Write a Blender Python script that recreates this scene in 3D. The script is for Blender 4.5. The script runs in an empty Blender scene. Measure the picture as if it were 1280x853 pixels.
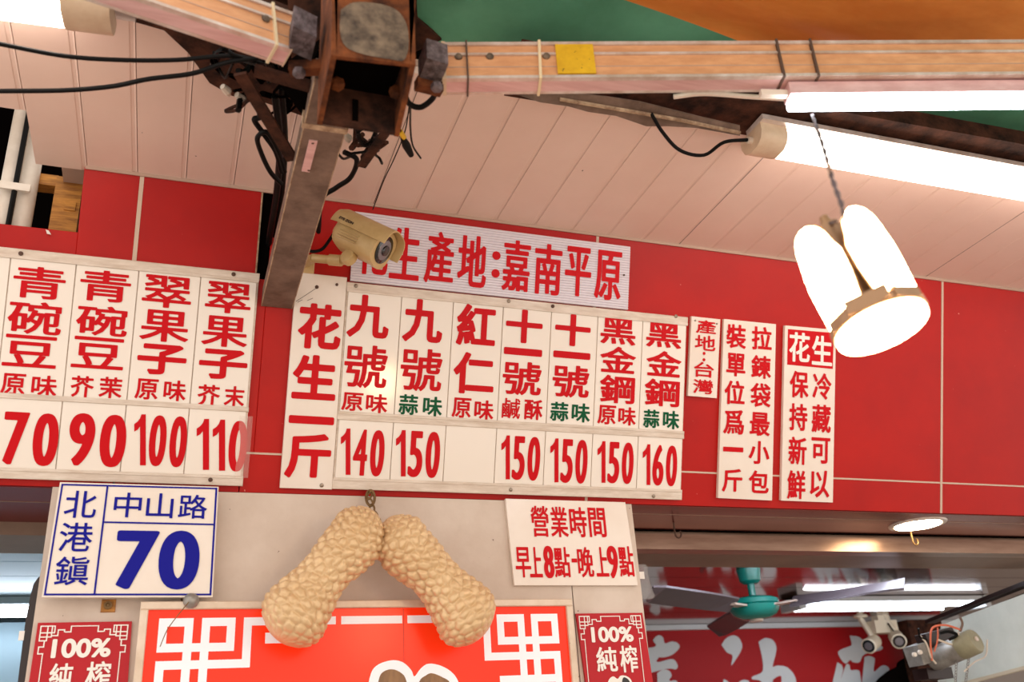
import bpy, bmesh, math, random
import numpy as np
from mathutils import Vector, Matrix
random.seed(7); np.random.seed(7)
S = bpy.context.scene; COL = S.collection
# ------------------------------------------------------------------ camera
F, PITCH, YAW, ROLL, TILT = 1176.0, 1.99505667, -0.365604057, -0.0680098439, 0.342067616
CAM = Vector((0, 0, 1.6))
R3 = (Matrix.Rotation(YAW, 3, 'Z') @ Matrix.Rotation(PITCH, 3, 'X') @ Matrix.Rotation(ROLL, 3, 'Z'))
cd = bpy.data.cameras.new('camera'); cam = bpy.data.objects.new('camera', cd); COL.objects.link(cam)
cam.matrix_world = Matrix.Translation(CAM) @ R3.to_4x4()
cd.sensor_width = 36; cd.lens = 36*F/1280; cd.clip_start = .02; cd.clip_end = 100
cd.dof.use_dof = True; cd.dof.focus_distance = 2.5; cd.dof.aperture_fstop = 3.8
S.camera = cam
# ------------------------------------------------------------------ sky and exposure
w = bpy.data.worlds.new('sky'); S.world = w; w.use_nodes = True
bg = w.node_tree.nodes['Background']; bg.inputs[0].default_value = (1.0, .93, .86, 1); bg.inputs[1].default_value = 1.25
S.view_settings.view_transform = 'Standard'; S.view_settings.look = 'None'
S.view_settings.gamma = 1; S.view_settings.exposure = 0.35
TUBE_E, PEND_E, SPOT_E = 16, 32, 25
# ------------------------------------------------------------------ pixel rays onto real planes
def ray(x, y): return R3 @ Vector(((x-640)/F, -(y-426.5)/F, -1))
def onP(x, y, p, n):
    d = ray(x, y); return CAM + d*((Vector(p)-CAM).dot(n)/d.dot(n))
def onY(x, y, Y): return onP(x, y, (0, Y, 0), Vector((0, 1, 0)))
def onZ(x, y, Z): return onP(x, y, (0, 0, Z), Vector((0, 0, 1)))
def onX(x, y, X): return onP(x, y, (X, 0, 0), Vector((1, 0, 0)))
def atD(x, y, D): return CAM + ray(x, y)*D
Y0, ZF = 2.4, 2.289
class Plane:                     # a wall plane: x along X, v upward, n towards the street
    def __init__(s, O, V, N): s.O, s.V, s.N = Vector(O), Vector(V), Vector(N)
    def xv(s, px, py, off=0):
        p = onP(px, py, s.O+s.N*off, s.N)-s.O; return p.x, p.dot(s.V)
    def pt(s, x, v, n=0): return Vector((x, 0, 0))+s.O+s.V*v+s.N*n
FAS = Plane((0, Y0, ZF), (0, -math.sin(TILT), math.cos(TILT)), (0, -math.cos(TILT), -math.sin(TILT)))
PAN = Plane((0, Y0, 0), (0, 0, 1), (0, -1, 0))
def yplane(Y): return Plane((0, Y, 0), (0, 0, 1), (0, -1, 0))
FW = .72/math.cos(TILT)          # fascia width along its slope
ZC = 3.009
# ------------------------------------------------------------------ materials
def lin(c):
    return tuple((v/255/12.92 if v/255 <= .04045 else ((v/255+.055)/1.055)**2.4) for v in c)+(1,)
MATS = {}
def mat(name, col, rough=.5, metal=0, spec=.5, var=None, vscale=8, bump=0, bscale=60, emit=None, estr=0, alpha=1, trans=0, coat=0, spots=None, streak=None):
    if name in MATS: return MATS[name]
    m = bpy.data.materials.new(name); m.use_nodes = True; nt = m.node_tree; b = nt.nodes['Principled BSDF']
    b.inputs['Base Color'].default_value = lin(col); b.inputs['Roughness'].default_value = rough
    b.inputs['Metallic'].default_value = metal; b.inputs['Specular IOR Level'].default_value = spec
    b.inputs['Coat Weight'].default_value = coat; b.inputs['Coat Roughness'].default_value = .05
    if trans: b.inputs['Transmission Weight'].default_value = trans
    if alpha < 1: b.inputs['Alpha'].default_value = alpha
    if emit: b.inputs['Emission Color'].default_value = lin(emit); b.inputs['Emission Strength'].default_value = estr
    geo = nt.nodes.new('ShaderNodeNewGeometry') if (var or bump or spots) else None
    cur = None
    if var:
        n = nt.nodes.new('ShaderNodeTexNoise'); n.inputs['Scale'].default_value = vscale; n.inputs['Detail'].default_value = 6; n.inputs['Roughness'].default_value = .65
        src = geo.outputs['Position']
        if streak:
            mp = nt.nodes.new('ShaderNodeMapping'); mp.inputs['Scale'].default_value = streak; nt.links.new(src, mp.inputs[0]); src = mp.outputs[0]
        nt.links.new(src, n.inputs['Vector'])
        r = nt.nodes.new('ShaderNodeValToRGB'); r.color_ramp.elements[0].position = .36; r.color_ramp.elements[1].position = .66
        r.color_ramp.elements[0].color = lin(var); r.color_ramp.elements[1].color = lin(col)
        nt.links.new(n.outputs['Fac'], r.inputs[0]); cur = r.outputs[0]
    if spots:                    # small dirt flecks: (colour, scale, threshold)
        c2, sc, th = spots
        n = nt.nodes.new('ShaderNodeTexNoise'); n.inputs['Scale'].default_value = sc; n.inputs['Detail'].default_value = 4
        nt.links.new(geo.outputs['Position'], n.inputs['Vector'])
        r = nt.nodes.new('ShaderNodeValToRGB'); r.color_ramp.elements[0].position = th; r.color_ramp.elements[1].position = th+.02
        nt.links.new(n.outputs['Fac'], r.inputs[0])
        mx = nt.nodes.new('ShaderNodeMix'); mx.data_type = 'RGBA'
        nt.links.new(r.outputs[0], mx.inputs[0]); mx.inputs[7].default_value = lin(c2)
        if cur: nt.links.new(cur, mx.inputs[6])
        else: mx.inputs[6].default_value = lin(col)
        cur = mx.outputs[2]
    if cur: nt.links.new(cur, b.inputs['Base Color'])
    if bump:
        n = nt.nodes.new('ShaderNodeTexNoise'); n.inputs['Scale'].default_value = bscale; n.inputs['Detail'].default_value = 5
        nt.links.new(geo.outputs['Position'], n.inputs['Vector'])
        bp = nt.nodes.new('ShaderNodeBump'); bp.inputs['Strength'].default_value = bump; bp.inputs['Distance'].default_value = .004
        nt.links.new(n.outputs['Fac'], bp.inputs['Height']); nt.links.new(bp.outputs[0], b.inputs['Normal'])
    MATS[name] = m; return m
M = dict(
 red=mat('red_panel', (184, 16, 4), .42, spec=.25, var=(168, 12, 6), vscale=3, spots=((225, 150, 135), 70, .76)),
 joint=mat('joint_strip', (205, 180, 160), .5),
 ceil=mat('ceiling_pvc', (232, 204, 190), .42, var=(226, 196, 181), vscale=2.5, spots=((90, 60, 50), 45, .79)),
 groove=mat('groove_dark', (185, 155, 138), .8),
 cream=mat('cream_wall', (214, 198, 184), .6, var=(198, 178, 162), vscale=4, spots=((95, 60, 45), 60, .72), bump=.1),
 white=mat('sign_white', (238, 226, 214), .22, spec=.5, var=(232, 217, 203), vscale=5),
 card=mat('card_white', (240, 229, 217), .12, spec=.5),
 rail=mat('rail_white', (228, 214, 200), .35, var=(205, 186, 168), vscale=14, streak=(1, 6, 6)),
 ink=mat('red_ink', (200, 4, 18), .45, spec=.15), green=mat('green_ink', (6, 84, 50), .45, spec=.15), blue=mat('blue_ink', (14, 14, 140), .45, spec=.15),
 whiteink=mat('white_ink', (240, 232, 224), .3),
 banner=mat('banner_white', (222, 214, 222), .3),
 edge=mat('sign_edge', (70, 50, 45), .7),
 screw=mat('screw_metal', (150, 135, 120), .35, metal=.8), hole=mat('rust_screw', (85, 58, 45), .7),
 alu=mat('aluminium', (225, 212, 205), .35, metal=.3, var=(190, 165, 150), vscale=20),
 tan=mat('bronze_aluminium', (226, 168, 122), .45, metal=.15, var=(208, 148, 104), vscale=9, streak=(1, 8, 8)),
 pink=mat('pink_aluminium', (226, 188, 186), .4, metal=.2, var=(205, 160, 158), vscale=7, streak=(1, 8, 8)),
 rust=mat('rusty_steel', (128, 70, 36), .8, spec=.2, var=(58, 30, 18), vscale=22, bump=.5, bscale=120),
 rustdark=mat('dark_rusty_steel', (84, 50, 36), .85, spec=.15, var=(34, 20, 15), vscale=18, bump=.5, bscale=90),
 patch=mat('worn_grey_paint', (128, 108, 88), .75, var=(62, 48, 38), vscale=30, bump=.4, bscale=100),
 strut=mat('grey_brown_paint', (130, 106, 92), .62, spec=.3, var=(98, 78, 66), vscale=16, bump=.25, bscale=90),
 edgecream=mat('worn_cream_edge', (196, 168, 138), .7, var=(130, 100, 76), vscale=40),
 cast=mat('grey_casting', (122, 108, 112), .75, var=(60, 48, 48), vscale=60, bump=.7, bscale=150),
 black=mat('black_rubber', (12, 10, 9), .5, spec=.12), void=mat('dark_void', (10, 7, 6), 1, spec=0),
 gcan=mat('green_canvas', (116, 184, 152), .7, var=(92, 156, 124), vscale=3),
 ocan=mat('orange_canvas', (246, 172, 84), .7, var=(222, 138, 56), vscale=2.2, streak=(1, 3, 1)),
 wood=mat('raw_wood', (206, 142, 58), .6, var=(140, 86, 30), vscale=30, streak=(.4, 1, 3)),
 pipe=mat('white_pipe', (226, 214, 200), .5, var=(205, 188, 170), vscale=6),
 yellow=mat('yellow_tape', (232, 186, 26), .55, var=(205, 156, 14), vscale=20, spots=((60, 40, 20), 120, .7)),
 beige=mat('lamp_cap_beige', (222, 198, 170), .45, var=(205, 176, 146), vscale=14),
 tie=mat('cream_cable_tie', (226, 204, 166), .5), tied=mat('brown_tie_wire', (84, 62, 50), .7),
 tube=mat('lit_tube', (255, 255, 255), .4, emit=(255, 244, 232), estr=TUBE_E*.5),
 tubec=mat('lit_cool_tube', (255, 255, 255), .4, emit=(235, 243, 255), estr=TUBE_E),
 itube=mat('lit_inner_tube', (255, 255, 255), .4, emit=(232, 242, 255), estr=13),
 pend=mat('lit_lamp_face', (255, 255, 255), .4, emit=(255, 214, 158), estr=PEND_E),
 spotm=mat('lit_downlight', (255, 255, 255), .4, emit=(255, 230, 190), estr=SPOT_E),
 bronze=mat('lamp_bronze', (160, 124, 92), .4, metal=.4),
 gold=mat('golden_shell', (224, 192, 148), .36, metal=.15, var=(212, 176, 130), vscale=9),
 chain=mat('brass_chain', (120, 92, 56), .45, metal=.6),
 steel=mat('brown_steel', (140, 62, 54), .25, metal=.7, var=(118, 50, 44), vscale=5, streak=(.3, 4, 4)),
 steel2=mat('lintel_steel', (176, 146, 126), .3, metal=.75, var=(142, 112, 94), vscale=6, streak=(.4, 3, 3)),
 taupe=mat('taupe_metal', (140, 114, 96), .45, metal=.3, var=(122, 98, 82), vscale=4),
 darkred=mat('dark_red_steel', (104, 24, 30), .35, metal=.2),
 box=mat('lit_orange_red', (222, 34, 10), .25, spec=.3, emit=(255, 62, 14), estr=.3),
 boxw=mat('lit_white_print', (240, 240, 245), .3, emit=(235, 235, 245), estr=.08),
 frame=mat('cream_aluminium_frame', (226, 206, 186), .4, metal=.2, var=(208, 184, 160), vscale=12, spots=((90, 60, 40), 80, .74)),
 smallred=mat('small_sign_red', (182, 12, 26), .35, spec=.3),
 cctv=mat('gold_beige_plastic', (206, 176, 124), .4, var=(190, 158, 106), vscale=20),
 cream2=mat('cream_plastic', (224, 212, 188), .45), glass=mat('dark_lens', (14, 14, 18), .08, spec=.8),
 lensring=mat('lens_led_ring', (130, 125, 130), .3, metal=.5),
 mirrorceil=mat('glossy_brown_ceiling', (150, 118, 108), .08, metal=.85, bump=.04, bscale=20, streak=None),
 bsign=mat('back_sign_red', (160, 0, 10), .5, spec=.2), bwhite=mat('back_sign_white', (196, 202, 206), .5),
 teal=mat('teal_enamel', (16, 122, 112), .25), blade=mat('fan_blade_grey', (92, 82, 88), .4, metal=.3),
 sidew=mat('pale_green_white', (238, 243, 236), .5, var=(222, 228, 220), vscale=4),
 bell=mat('grey_green_cap', (150, 144, 118), .5, var=(132, 126, 102), vscale=20),
 motor=mat('motor_grey', (166, 162, 156), .4, metal=.4, var=(132, 126, 120), vscale=20),
 copper=mat('orange_wire', (214, 112, 84), .5), palebl=mat('pale_blue_panel', (128, 150, 160), .35, metal=.3),
 darkbox=mat('dark_brown_casing', (44, 30, 28), .35, metal=.2), clear=mat('clear_acrylic', (245, 225, 215), .1, alpha=.1),
 brownink=mat('brown_print', (150, 108, 66), .4, var=(108, 74, 42), vscale=40, streak=(1, 1, .25)),
 greyprint=mat('dark_print', (40, 30, 30), .4), pave=mat('grey_pavement', (190, 178, 166), .8, var=(170, 158, 146), vscale=2),
 wallin=mat('interior_wall', (150, 140, 132), .7), bag=mat('clear_bag', (170, 165, 165), .15, alpha=.35),
)
def translucent(name, k):          # thin cloth that lets daylight through
    nt = MATS[name].node_tree; b = nt.nodes['Principled BSDF']; o = nt.nodes['Material Output']
    t = nt.nodes.new('ShaderNodeBsdfTranslucent'); mx = nt.nodes.new('ShaderNodeMixShader'); mx.inputs[0].default_value = k
    if b.inputs['Base Color'].links: nt.links.new(b.inputs['Base Color'].links[0].from_socket, t.inputs[0])
    nt.links.new(b.outputs[0], mx.inputs[1]); nt.links.new(t.outputs[0], mx.inputs[2]); nt.links.new(mx.outputs[0], o.inputs[0])
translucent('orange_canvas', .5); translucent('green_canvas', .25)
# ------------------------------------------------------------------ mesh helpers (world coordinates; every parent is unrotated)
def wloc(o):
    v = Vector((0, 0, 0))
    while o is not None: v += o.location; o = o.parent
    return v
class MB:
    def __init__(s): s.v = []; s.f = []
    def add(s, vs, fs):
        n = len(s.v); s.v += [tuple(p) for p in vs]; s.f += [tuple(n+i for i in f) for f in fs]; return s
    def hexa(s, b, t):       # two quads, bottom and top ring
        return s.add(list(b)+list(t), [(3, 2, 1, 0), (4, 5, 6, 7), (0, 1, 5, 4), (1, 2, 6, 5), (2, 3, 7, 6), (3, 0, 4, 7)])
    def box(s, x0, x1, y0, y1, z0, z1):
        return s.hexa([(x0, y0, z0), (x1, y0, z0), (x1, y1, z0), (x0, y1, z0)], [(x0, y0, z1), (x1, y0, z1), (x1, y1, z1), (x0, y1, z1)])
    def slab(s, P, x0, x1, v0, v1, n0, n1, bev=0):     # rectangle on plane P, thickness n0..n1
        q = [P.pt(x0, v0, n0), P.pt(x1, v0, n0), P.pt(x1, v1, n0), P.pt(x0, v1, n0)]
        b = bev
        if b:
            m = [P.pt(x0, v0, n1-b), P.pt(x1, v0, n1-b), P.pt(x1, v1, n1-b), P.pt(x0, v1, n1-b)]
            t = [P.pt(x0+b, v0+b, n1), P.pt(x1-b, v0+b, n1), P.pt(x1-b, v1-b, n1), P.pt(x0+b, v1-b, n1)]
            return s.add(q+m+t, [(3, 2, 1, 0), (8, 9, 10, 11)]+[(i, (i+1) % 4, 4+(i+1) % 4, 4+i) for i in range(4)]+[(4+i, 4+(i+1) % 4, 8+(i+1) % 4, 8+i) for i in range(4)])
        return s.hexa(q, [P.pt(x0, v0, n1), P.pt(x1, v0, n1), P.pt(x1, v1, n1), P.pt(x0, v1, n1)])
    def quad(s, P, pts, n0, n1):                        # any polygon (x,v) on plane P, extruded
        k = len(pts)
        return s.add([P.pt(x, v, n0) for x, v in pts]+[P.pt(x, v, n1) for x, v in pts],
            [tuple(range(k))[::-1], tuple(range(k, 2*k))]+[(i, (i+1) % k, k+(i+1) % k, k+i) for i in range(k)])
    def obox(s, c, ax, ay, az):                         # oriented box, half axes
        c = Vector(c); return s.hexa([c-ax-ay-az, c+ax-ay-az, c+ax+ay-az, c-ax+ay-az], [c-ax-ay+az, c+ax-ay+az, c+ax+ay+az, c-ax+ay+az])
    def bar(s, a, b, w, h, up=(0, 0, 1)):
        a, b = Vector(a), Vector(b); d = (b-a).normalized(); sd = d.cross(Vector(up)).normalized(); u = sd.cross(d)
        return s.obox((a+b)/2, (b-a)/2, sd*w/2, u*h/2)
    def tube(s, pts, r, n=8, caps=True):
        pts = [Vector(p) for p in pts]; rs = r if isinstance(r, (list, tuple)) else [r]*len(pts)
        rings = []; pn = None
        for i, p in enumerate(pts):
            d = (pts[min(i+1, len(pts)-1)]-pts[max(i-1, 0)]).normalized()
            if pn is None: pn = d.orthogonal().normalized()
            pn = (pn-d*pn.dot(d)); pn = pn.normalized() if pn.length > 1e-6 else d.orthogonal().normalized()
            bn = d.cross(pn); rings.append([p+(pn*math.cos(2*math.pi*k/n)+bn*math.sin(2*math.pi*k/n))*rs[i] for k in range(n)])
        vs = [q for rg in rings for q in rg]
        fs = [(i*n+k, i*n+(k+1) % n, (i+1)*n+(k+1) % n, (i+1)*n+k) for i in range(len(pts)-1) for k in range(n)]
        if caps: fs += [tuple(range(n))[::-1], tuple((len(pts)-1)*n+k for k in range(n))]
        return s.add(vs, fs)
    def lathe(s, o, d, prof, n=24):                     # prof = [(dist along d, radius)]
        d = Vector(d).normalized(); o = Vector(o); a = d.orthogonal().normalized(); b = d.cross(a)
        vs = [o+d*t+(a*math.cos(2*math.pi*k/n)+b*math.sin(2*math.pi*k/n))*max(r, 1e-5) for t, r in prof for k in range(n)]
        fs = [(i*n+k, i*n+(k+1) % n, (i+1)*n+(k+1) % n, (i+1)*n+k) for i in range(len(prof)-1) for k in range(n)]
        fs += [tuple(range(n))[::-1], tuple((len(prof)-1)*n+k for k in range(n))]
        return s.add(vs, fs)
    def obj(s, name, m, parent=None, smooth=False, norm=True):
        a = np.array(s.v); c = Vector((a.min(0)+a.max(0))/2); pl = wloc(parent)
        me = bpy.data.meshes.new(name); me.from_pydata([tuple(Vector(p)-c) for p in s.v], [], s.f)
        me.materials.append(MATS[m] if m in MATS else M[m]); me.validate()
        if norm:
            b = bmesh.new(); b.from_mesh(me); bmesh.ops.recalc_face_normals(b, faces=b.faces); b.to_mesh(me); b.free()
        if smooth:
            me.polygons.foreach_set('use_smooth', [True]*len(me.polygons)); me.set_sharp_from_angle(angle=math.radians(40))
        o = bpy.data.objects.new(name, me); COL.objects.link(o); o.location = c-pl
        if parent is not None: o.parent = parent
        return o
def tag(o, label, cat, group=None):
    o['label'] = label; o['category'] = cat
    if group: o['group'] = group
    return o
def thing(name, loc, label, cat, group=None):
    o = bpy.data.objects.new(name, None); COL.objects.link(o); o.location = Vector(loc); o.empty_display_size = .05
    return tag(o, label, cat, group)
def struct(o): o['kind'] = 'structure'; return o
def semp(name, loc): o = bpy.data.objects.new(name, None); COL.objects.link(o); o.location = Vector(loc); return struct(o)
def smoothpath(pts, k=6):
    P = [Vector(p) for p in pts]; P = [P[0]*2-P[1]]+P+[P[-1]*2-P[-2]]; out = []
    for i in range(1, len(P)-2):
        for j in range(k):
            t = j/k; a, b, c, d = P[i-1], P[i], P[i+1], P[i+2]
            out.append(.5*((2*b)+(c-a)*t+(2*a-5*b+4*c-d)*t*t+(3*b-a-3*c+d)*t**3))
    return out+[P[-2]]
# ------------------------------------------------------------------ lettering: glyph outlines widened with round corners
tc = bpy.data.curves.new('glyph', 'FONT'); tc.resolution_u = 3; tob = bpy.data.objects.new('glyph', tc); COL.objects.link(tob)
GC = {}
def glyph(ch):
    if ch in GC: return GC[ch]
    tc.resolution_u = 8 if ord(ch[0]) < 128 else 3; tc.body = ch; bpy.context.view_layer.update()
    dg = bpy.context.evaluated_depsgraph_get(); me = bpy.data.meshes.new_from_object(tob.evaluated_get(dg))
    v = np.array([(p.co.x, p.co.y) for p in me.vertices]); f = [tuple(p.vertices) for p in me.polygons]
    cnt = {}
    for q in f:
        for i in range(len(q)):
            e = tuple(sorted((q[i], q[(i+1) % len(q)]))); cnt[e] = cnt.get(e, 0)+1
    be = [e for e, c in cnt.items() if c == 1]
    GC[ch] = (v, f, be); bpy.data.meshes.remove(me); return GC[ch]
SD = {}
def dilated(ch, W, H, rx, ry):
    """outline of ch fitted to W x H (pixel units), widened by an ellipse rx, ry: list of polygons"""
    key = (ch, round(W, 1), round(H, 1), round(rx, 2), round(ry, 2))
    if key in SD: return SD[key]
    v, f, be = glyph(ch); lo, hi = v.min(0), v.max(0); sz = np.maximum(hi-lo, 1e-6)
    q = (v-(lo+hi)/2)/sz*np.array([max(W-2*rx, .3), max(H-2*ry, .3)])
    q = q/np.array([rx, ry])
    A = np.array([q[a] for a, b in be]); B = np.array([q[b] for a, b in be])
    step = max(W, H)/(92 if max(W, H) > 34 else 64)
    nx, ny = int(W/step)+4, int(H/step)+4
    X = (np.arange(nx)-(nx-1)/2)*step; Y = (np.arange(ny)-(ny-1)/2)*step
    GX, GY = np.meshgrid(X/rx, Y/ry, indexing='ij'); P_ = np.stack([GX.ravel(), GY.ravel()], 1)
    D2 = np.full(len(P_), 1e9); par = np.zeros(len(P_), int)
    for a, b in zip(A, B):
        d = b-a; L = d@d
        if L < 1e-12: continue
        t = np.clip(((P_-a)@d)/L, 0, 1); e = P_-a-t[:, None]*d; D2 = np.minimum(D2, (e*e).sum(1))
        c = (a[1] > P_[:, 1]) != (b[1] > P_[:, 1])
        if abs(d[1]) > 1e-12: par += c & (P_[:, 0] < a[0]+(P_[:, 1]-a[1])/d[1]*d[0])
    sd = np.sqrt(D2); sd = np.where(par % 2 == 1, -sd, sd)-1; sd = sd.reshape(nx, ny)
    polys = []
    ins = sd < 0
    for j in range(ny-1):
        run = None
        for i in range(nx-1):
            c = (ins[i, j], ins[i+1, j], ins[i+1, j+1], ins[i, j+1])
            if all(c):
                if run is None: run = i
                continue
            if run is not None: polys.append([(X[run], Y[j]), (X[i], Y[j]), (X[i], Y[j+1]), (X[run], Y[j+1])]); run = None
            if not any(c): continue
            pts = [(X[i], Y[j], sd[i, j]), (X[i+1], Y[j], sd[i+1, j]), (X[i+1], Y[j+1], sd[i+1, j+1]), (X[i], Y[j+1], sd[i, j+1])]
            out = []
            for k in range(4):
                p, r = pts[k], pts[(k+1) % 4]
                if p[2] < 0: out.append(p[:2])
                if (p[2] < 0) != (r[2] < 0):
                    t = p[2]/(p[2]-r[2]); out.append((p[0]+(r[0]-p[0])*t, p[1]+(r[1]-p[1])*t))
            if len(out) > 2: polys.append(out)
        if run is not None: polys.append([(X[run], Y[j]), (X[nx-1], Y[j]), (X[nx-1], Y[j+1]), (X[run], Y[j+1])])
    SD[key] = polys; return polys
def write(mb, P, ch, px, py, w, h, n, r=1.5, rx=None):
    """ink box of ch centred at pixel (px,py), w x h pixels, widened by r pixels (rx sideways), on plane P at height n"""
    rx = rx or r
    x, vv = P.xv(px, py, n); x1 = P.xv(px+1, py, n)[0]-x
    sy = (P.xv(px, py-h/2, n)[1]-P.xv(px, py+h/2, n)[1])/h
    for pl in dilated(ch, w, h, rx, r):
        mb.add([P.pt(x+a*x1, vv+b*sy, n) for a, b in pl], [tuple(range(len(pl)))])
def digits(mb, P, ch, px, py, w, h, n):
    ws = [.68 if c in '1' else 1 for c in ch]; g = .2; u = w/(sum(ws)+g*(len(ch)-1)); x = px-w/2; sl = (P.xv(px+10, py, n)[1]-P.xv(px-10, py, n)[1])
    for c, k in zip(ch, ws):
        cy = py+(x+u*k/2-px)*.05
        if c == '1':             # bold one with a slanted flag
            mb.add([P.pt(*P.xv(x+a*u*k, cy+(.5-b)*h, n), n) for a, b in ((0, .66), (.3, .7), (.5, .76), (.5, 0), (1, 0), (1, 1), (.62, 1), (.5, .92), (.3, .86), (0, .81))], [(3, 4, 5, 6, 7, 2), (0, 1, 8, 9), (1, 2, 7, 8)])
        else: write(mb, P, c, x+u*k/2, cy, u*k, h, n, .9 if c != '4' else .5, .1*u if c != '4' else .07*u)
        x += u*(k+g)
def flat(mb, name, m, parent, label=None):
    o = mb.obj(name, m, parent, norm=False)
    if label: o['label'] = label
    return o
def dot(mb, P, px, py, d, n):
    x, v = P.xv(px, py, n); r = abs(P.xv(px+d/2, py, n)[0]-x)
    mb.add([P.pt(x+r*math.cos(k*math.tau/16), v+r*math.sin(k*math.tau/16), n) for k in range(16)], [tuple(range(16))])

# ================================================================== SETTING
pv = MB(); pv.box(-4, 9, -4, 7, -.08, 0); struct(pv.obj('floor', 'pave'))
# --- ceiling of PVC planks
ceil = semp('ceiling', (1.2, 1.85, ZC))
edges = [-.62, -.5, -.383, -.266, -.15, -.035, .081, .198, .316, .446]
while edges[-1] < 3.3: edges.append(edges[-1]+.1169)
base = {}
for i in range(len(edges)-1):
    x0, x1 = edges[i], edges[i+1]
    y1 = 1.95 if x1 < -.3 else 2.16
    key = (round(x1-x0, 4), y1)
    seam = (i-9) % 8 == 0 or i == 0; 
    if key not in base:
        hw = (x1-x0)/2; y0 = 1.6; cy = (y0+y1)/2
        mb = MB(); g = .0035; s_ = .0015
        prof = [(-hw+.0008, .02), (-hw+.0008, 0), (hw-.013, 0), (hw-.011, .0012), (hw-.004, .0012), (hw-.002, 0), (hw-.0006, 0), (hw-.0006, .02)]
        vs = [(x, yy-cy, z) for yy in (y0, y1) for x, z in prof]; k = len(prof)
        mb.add(vs, [(j, j+1, k+j+1, k+j) for j in range(k-1)]+[tuple(range(k)), tuple(range(k, 2*k))[::-1], (k-1, 0, k, 2*k-1)])
        o = mb.obj('plank', 'ceil', None); base[key] = o.data; bpy.data.objects.remove(o)
        me = base[key]
    o = bpy.data.objects.new('plank', base[key]); COL.objects.link(o); o.parent = ceil
    o.location = Vector(((x0+x1)/2, (1.6+y1)/2, ZC+.01))-ceil.location
MB().box(-1.6, 4.4, 1.96, 2.6, ZC+.5, ZC+.52).obj('roof_lining', 'void', ceil)
mb = MB(); mb.box(-.33, 3.4, 1.6, 2.6, ZC+.022, ZC+.04).obj('backing_board', 'groove', ceil)
for x in (.446, 1.381, 2.316):
    MB().box(x-.0008, x+.0008, 1.6, 2.14, ZC-.0004, ZC+.004).obj('panel_seam', 'edge', ceil)
# trim along wall top
t = MB(); t.slab(FAS, -.27, 3.2, FW-.006, FW+.002, .0, .006).obj('trim_1', 'groove'); struct(bpy.data.objects['trim_1'])
# --- red fascia: tilted wall, made of panels with joint strips
wf = semp('wall_fascia', FAS.pt(1, .3, 0))
xs = FAS.xv
hx0 = -.272; HV = (FAS.xv(10, 281)[1]+FAS.xv(85, 289)[1])/2
seamv = .082; VB = -.017
def redp(x0, x1, v0, v1): return MB().slab(FAS, x0, x1, v0, v1, -.012, 0, .001).obj('red_panel', 'red', wf)
redp(-.9, hx0-.0, seamv+.003, HV); redp(hx0, -.144, seamv+.003, FW); redp(-.134, .155, seamv+.003, FW)
redp(.185, 1.109, seamv+.002, FW); redp(1.117, 2.388, seamv+.002, FW); redp(2.396, 3.7, seamv+.002, FW)
redp(-.9, -.139, VB, seamv-.002); redp(-.135, .155, VB, seamv-.002); redp(.157, 1.109, VB, seamv-.002); redp(1.117, 2.388, VB, seamv-.002); redp(2.396, 3.7, VB, seamv-.002)
for x0, x1, v0, v1 in ((-.144, -.134, .3, FW), (1.109, 1.117, VB, FW), (2.388, 2.396, VB, FW), (-.9, 3.7, seamv-.002, seamv+.003)):
    MB().slab(FAS, x0, x1, v0, v1, -.012, .0008).obj('joint_strip', 'joint', wf)
MB().slab(FAS, .152, .156, .3, FW, -.012, .004).obj('corner_bead', 'edgecream', wf)
MB().slab(FAS, .157, .184, .53, FW, -.0125, -.011).obj('dark_channel', 'void', wf); redp(.1565, .1845, seamv+.003, .53)
mb = MB()
mb.quad(Plane((0, 0, 0), (0, 0, 1), (0, -1, 0)), [(-.9, 0)], 0, 0) if 0 else None
b0, b1 = FAS.pt(0, 0, -.013), FAS.pt(0, FW, -.013)
mb.hexa([(hx0+.04, b0.y, b0.z), (3.7, b0.y, b0.z), (3.7, 2.7, b0.z), (hx0+.04, 2.7, b0.z)], [(hx0+.04, b1.y+.01, b1.z), (3.7, b1.y+.01, b1.z), (3.7, 2.7, b1.z), (hx0+.04, 2.7, b1.z)])
mb.obj('core', 'wallin', wf)
h0 = FAS.pt(0, HV-.01, -.013)
MB().hexa([(-.9, b0.y, b0.z), (hx0, b0.y, b0.z), (hx0, 2.7, b0.z), (-.9, 2.7, b0.z)], [(-.9, h0.y, h0.z), (hx0, h0.y, h0.z), (hx0, 2.7, h0.z), (-.9, 2.7, h0.z)]).obj('core', 'wallin', wf)
MB().box(-.9, -.2, 2.62, 2.66, 2.7, 3.55).obj('dark_cavity_back', 'void', wf)
# --- cream column wall
wc = semp('wall_front', (.5, 2.5, 1.1))
MB().box(-.27, 1.043, Y0, Y0+.3, 0, ZF-.018).obj('cream_panel', 'cream', wc)
MB().box(1.046, 1.254, Y0, Y0+.3, 0, ZF-.018).obj('cream_panel', 'cream', wc)
MB().box(1.04, 1.05, Y0+.004, Y0+.29, 0, ZF-.02).obj('panel_joint', 'edge', wc)
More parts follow.
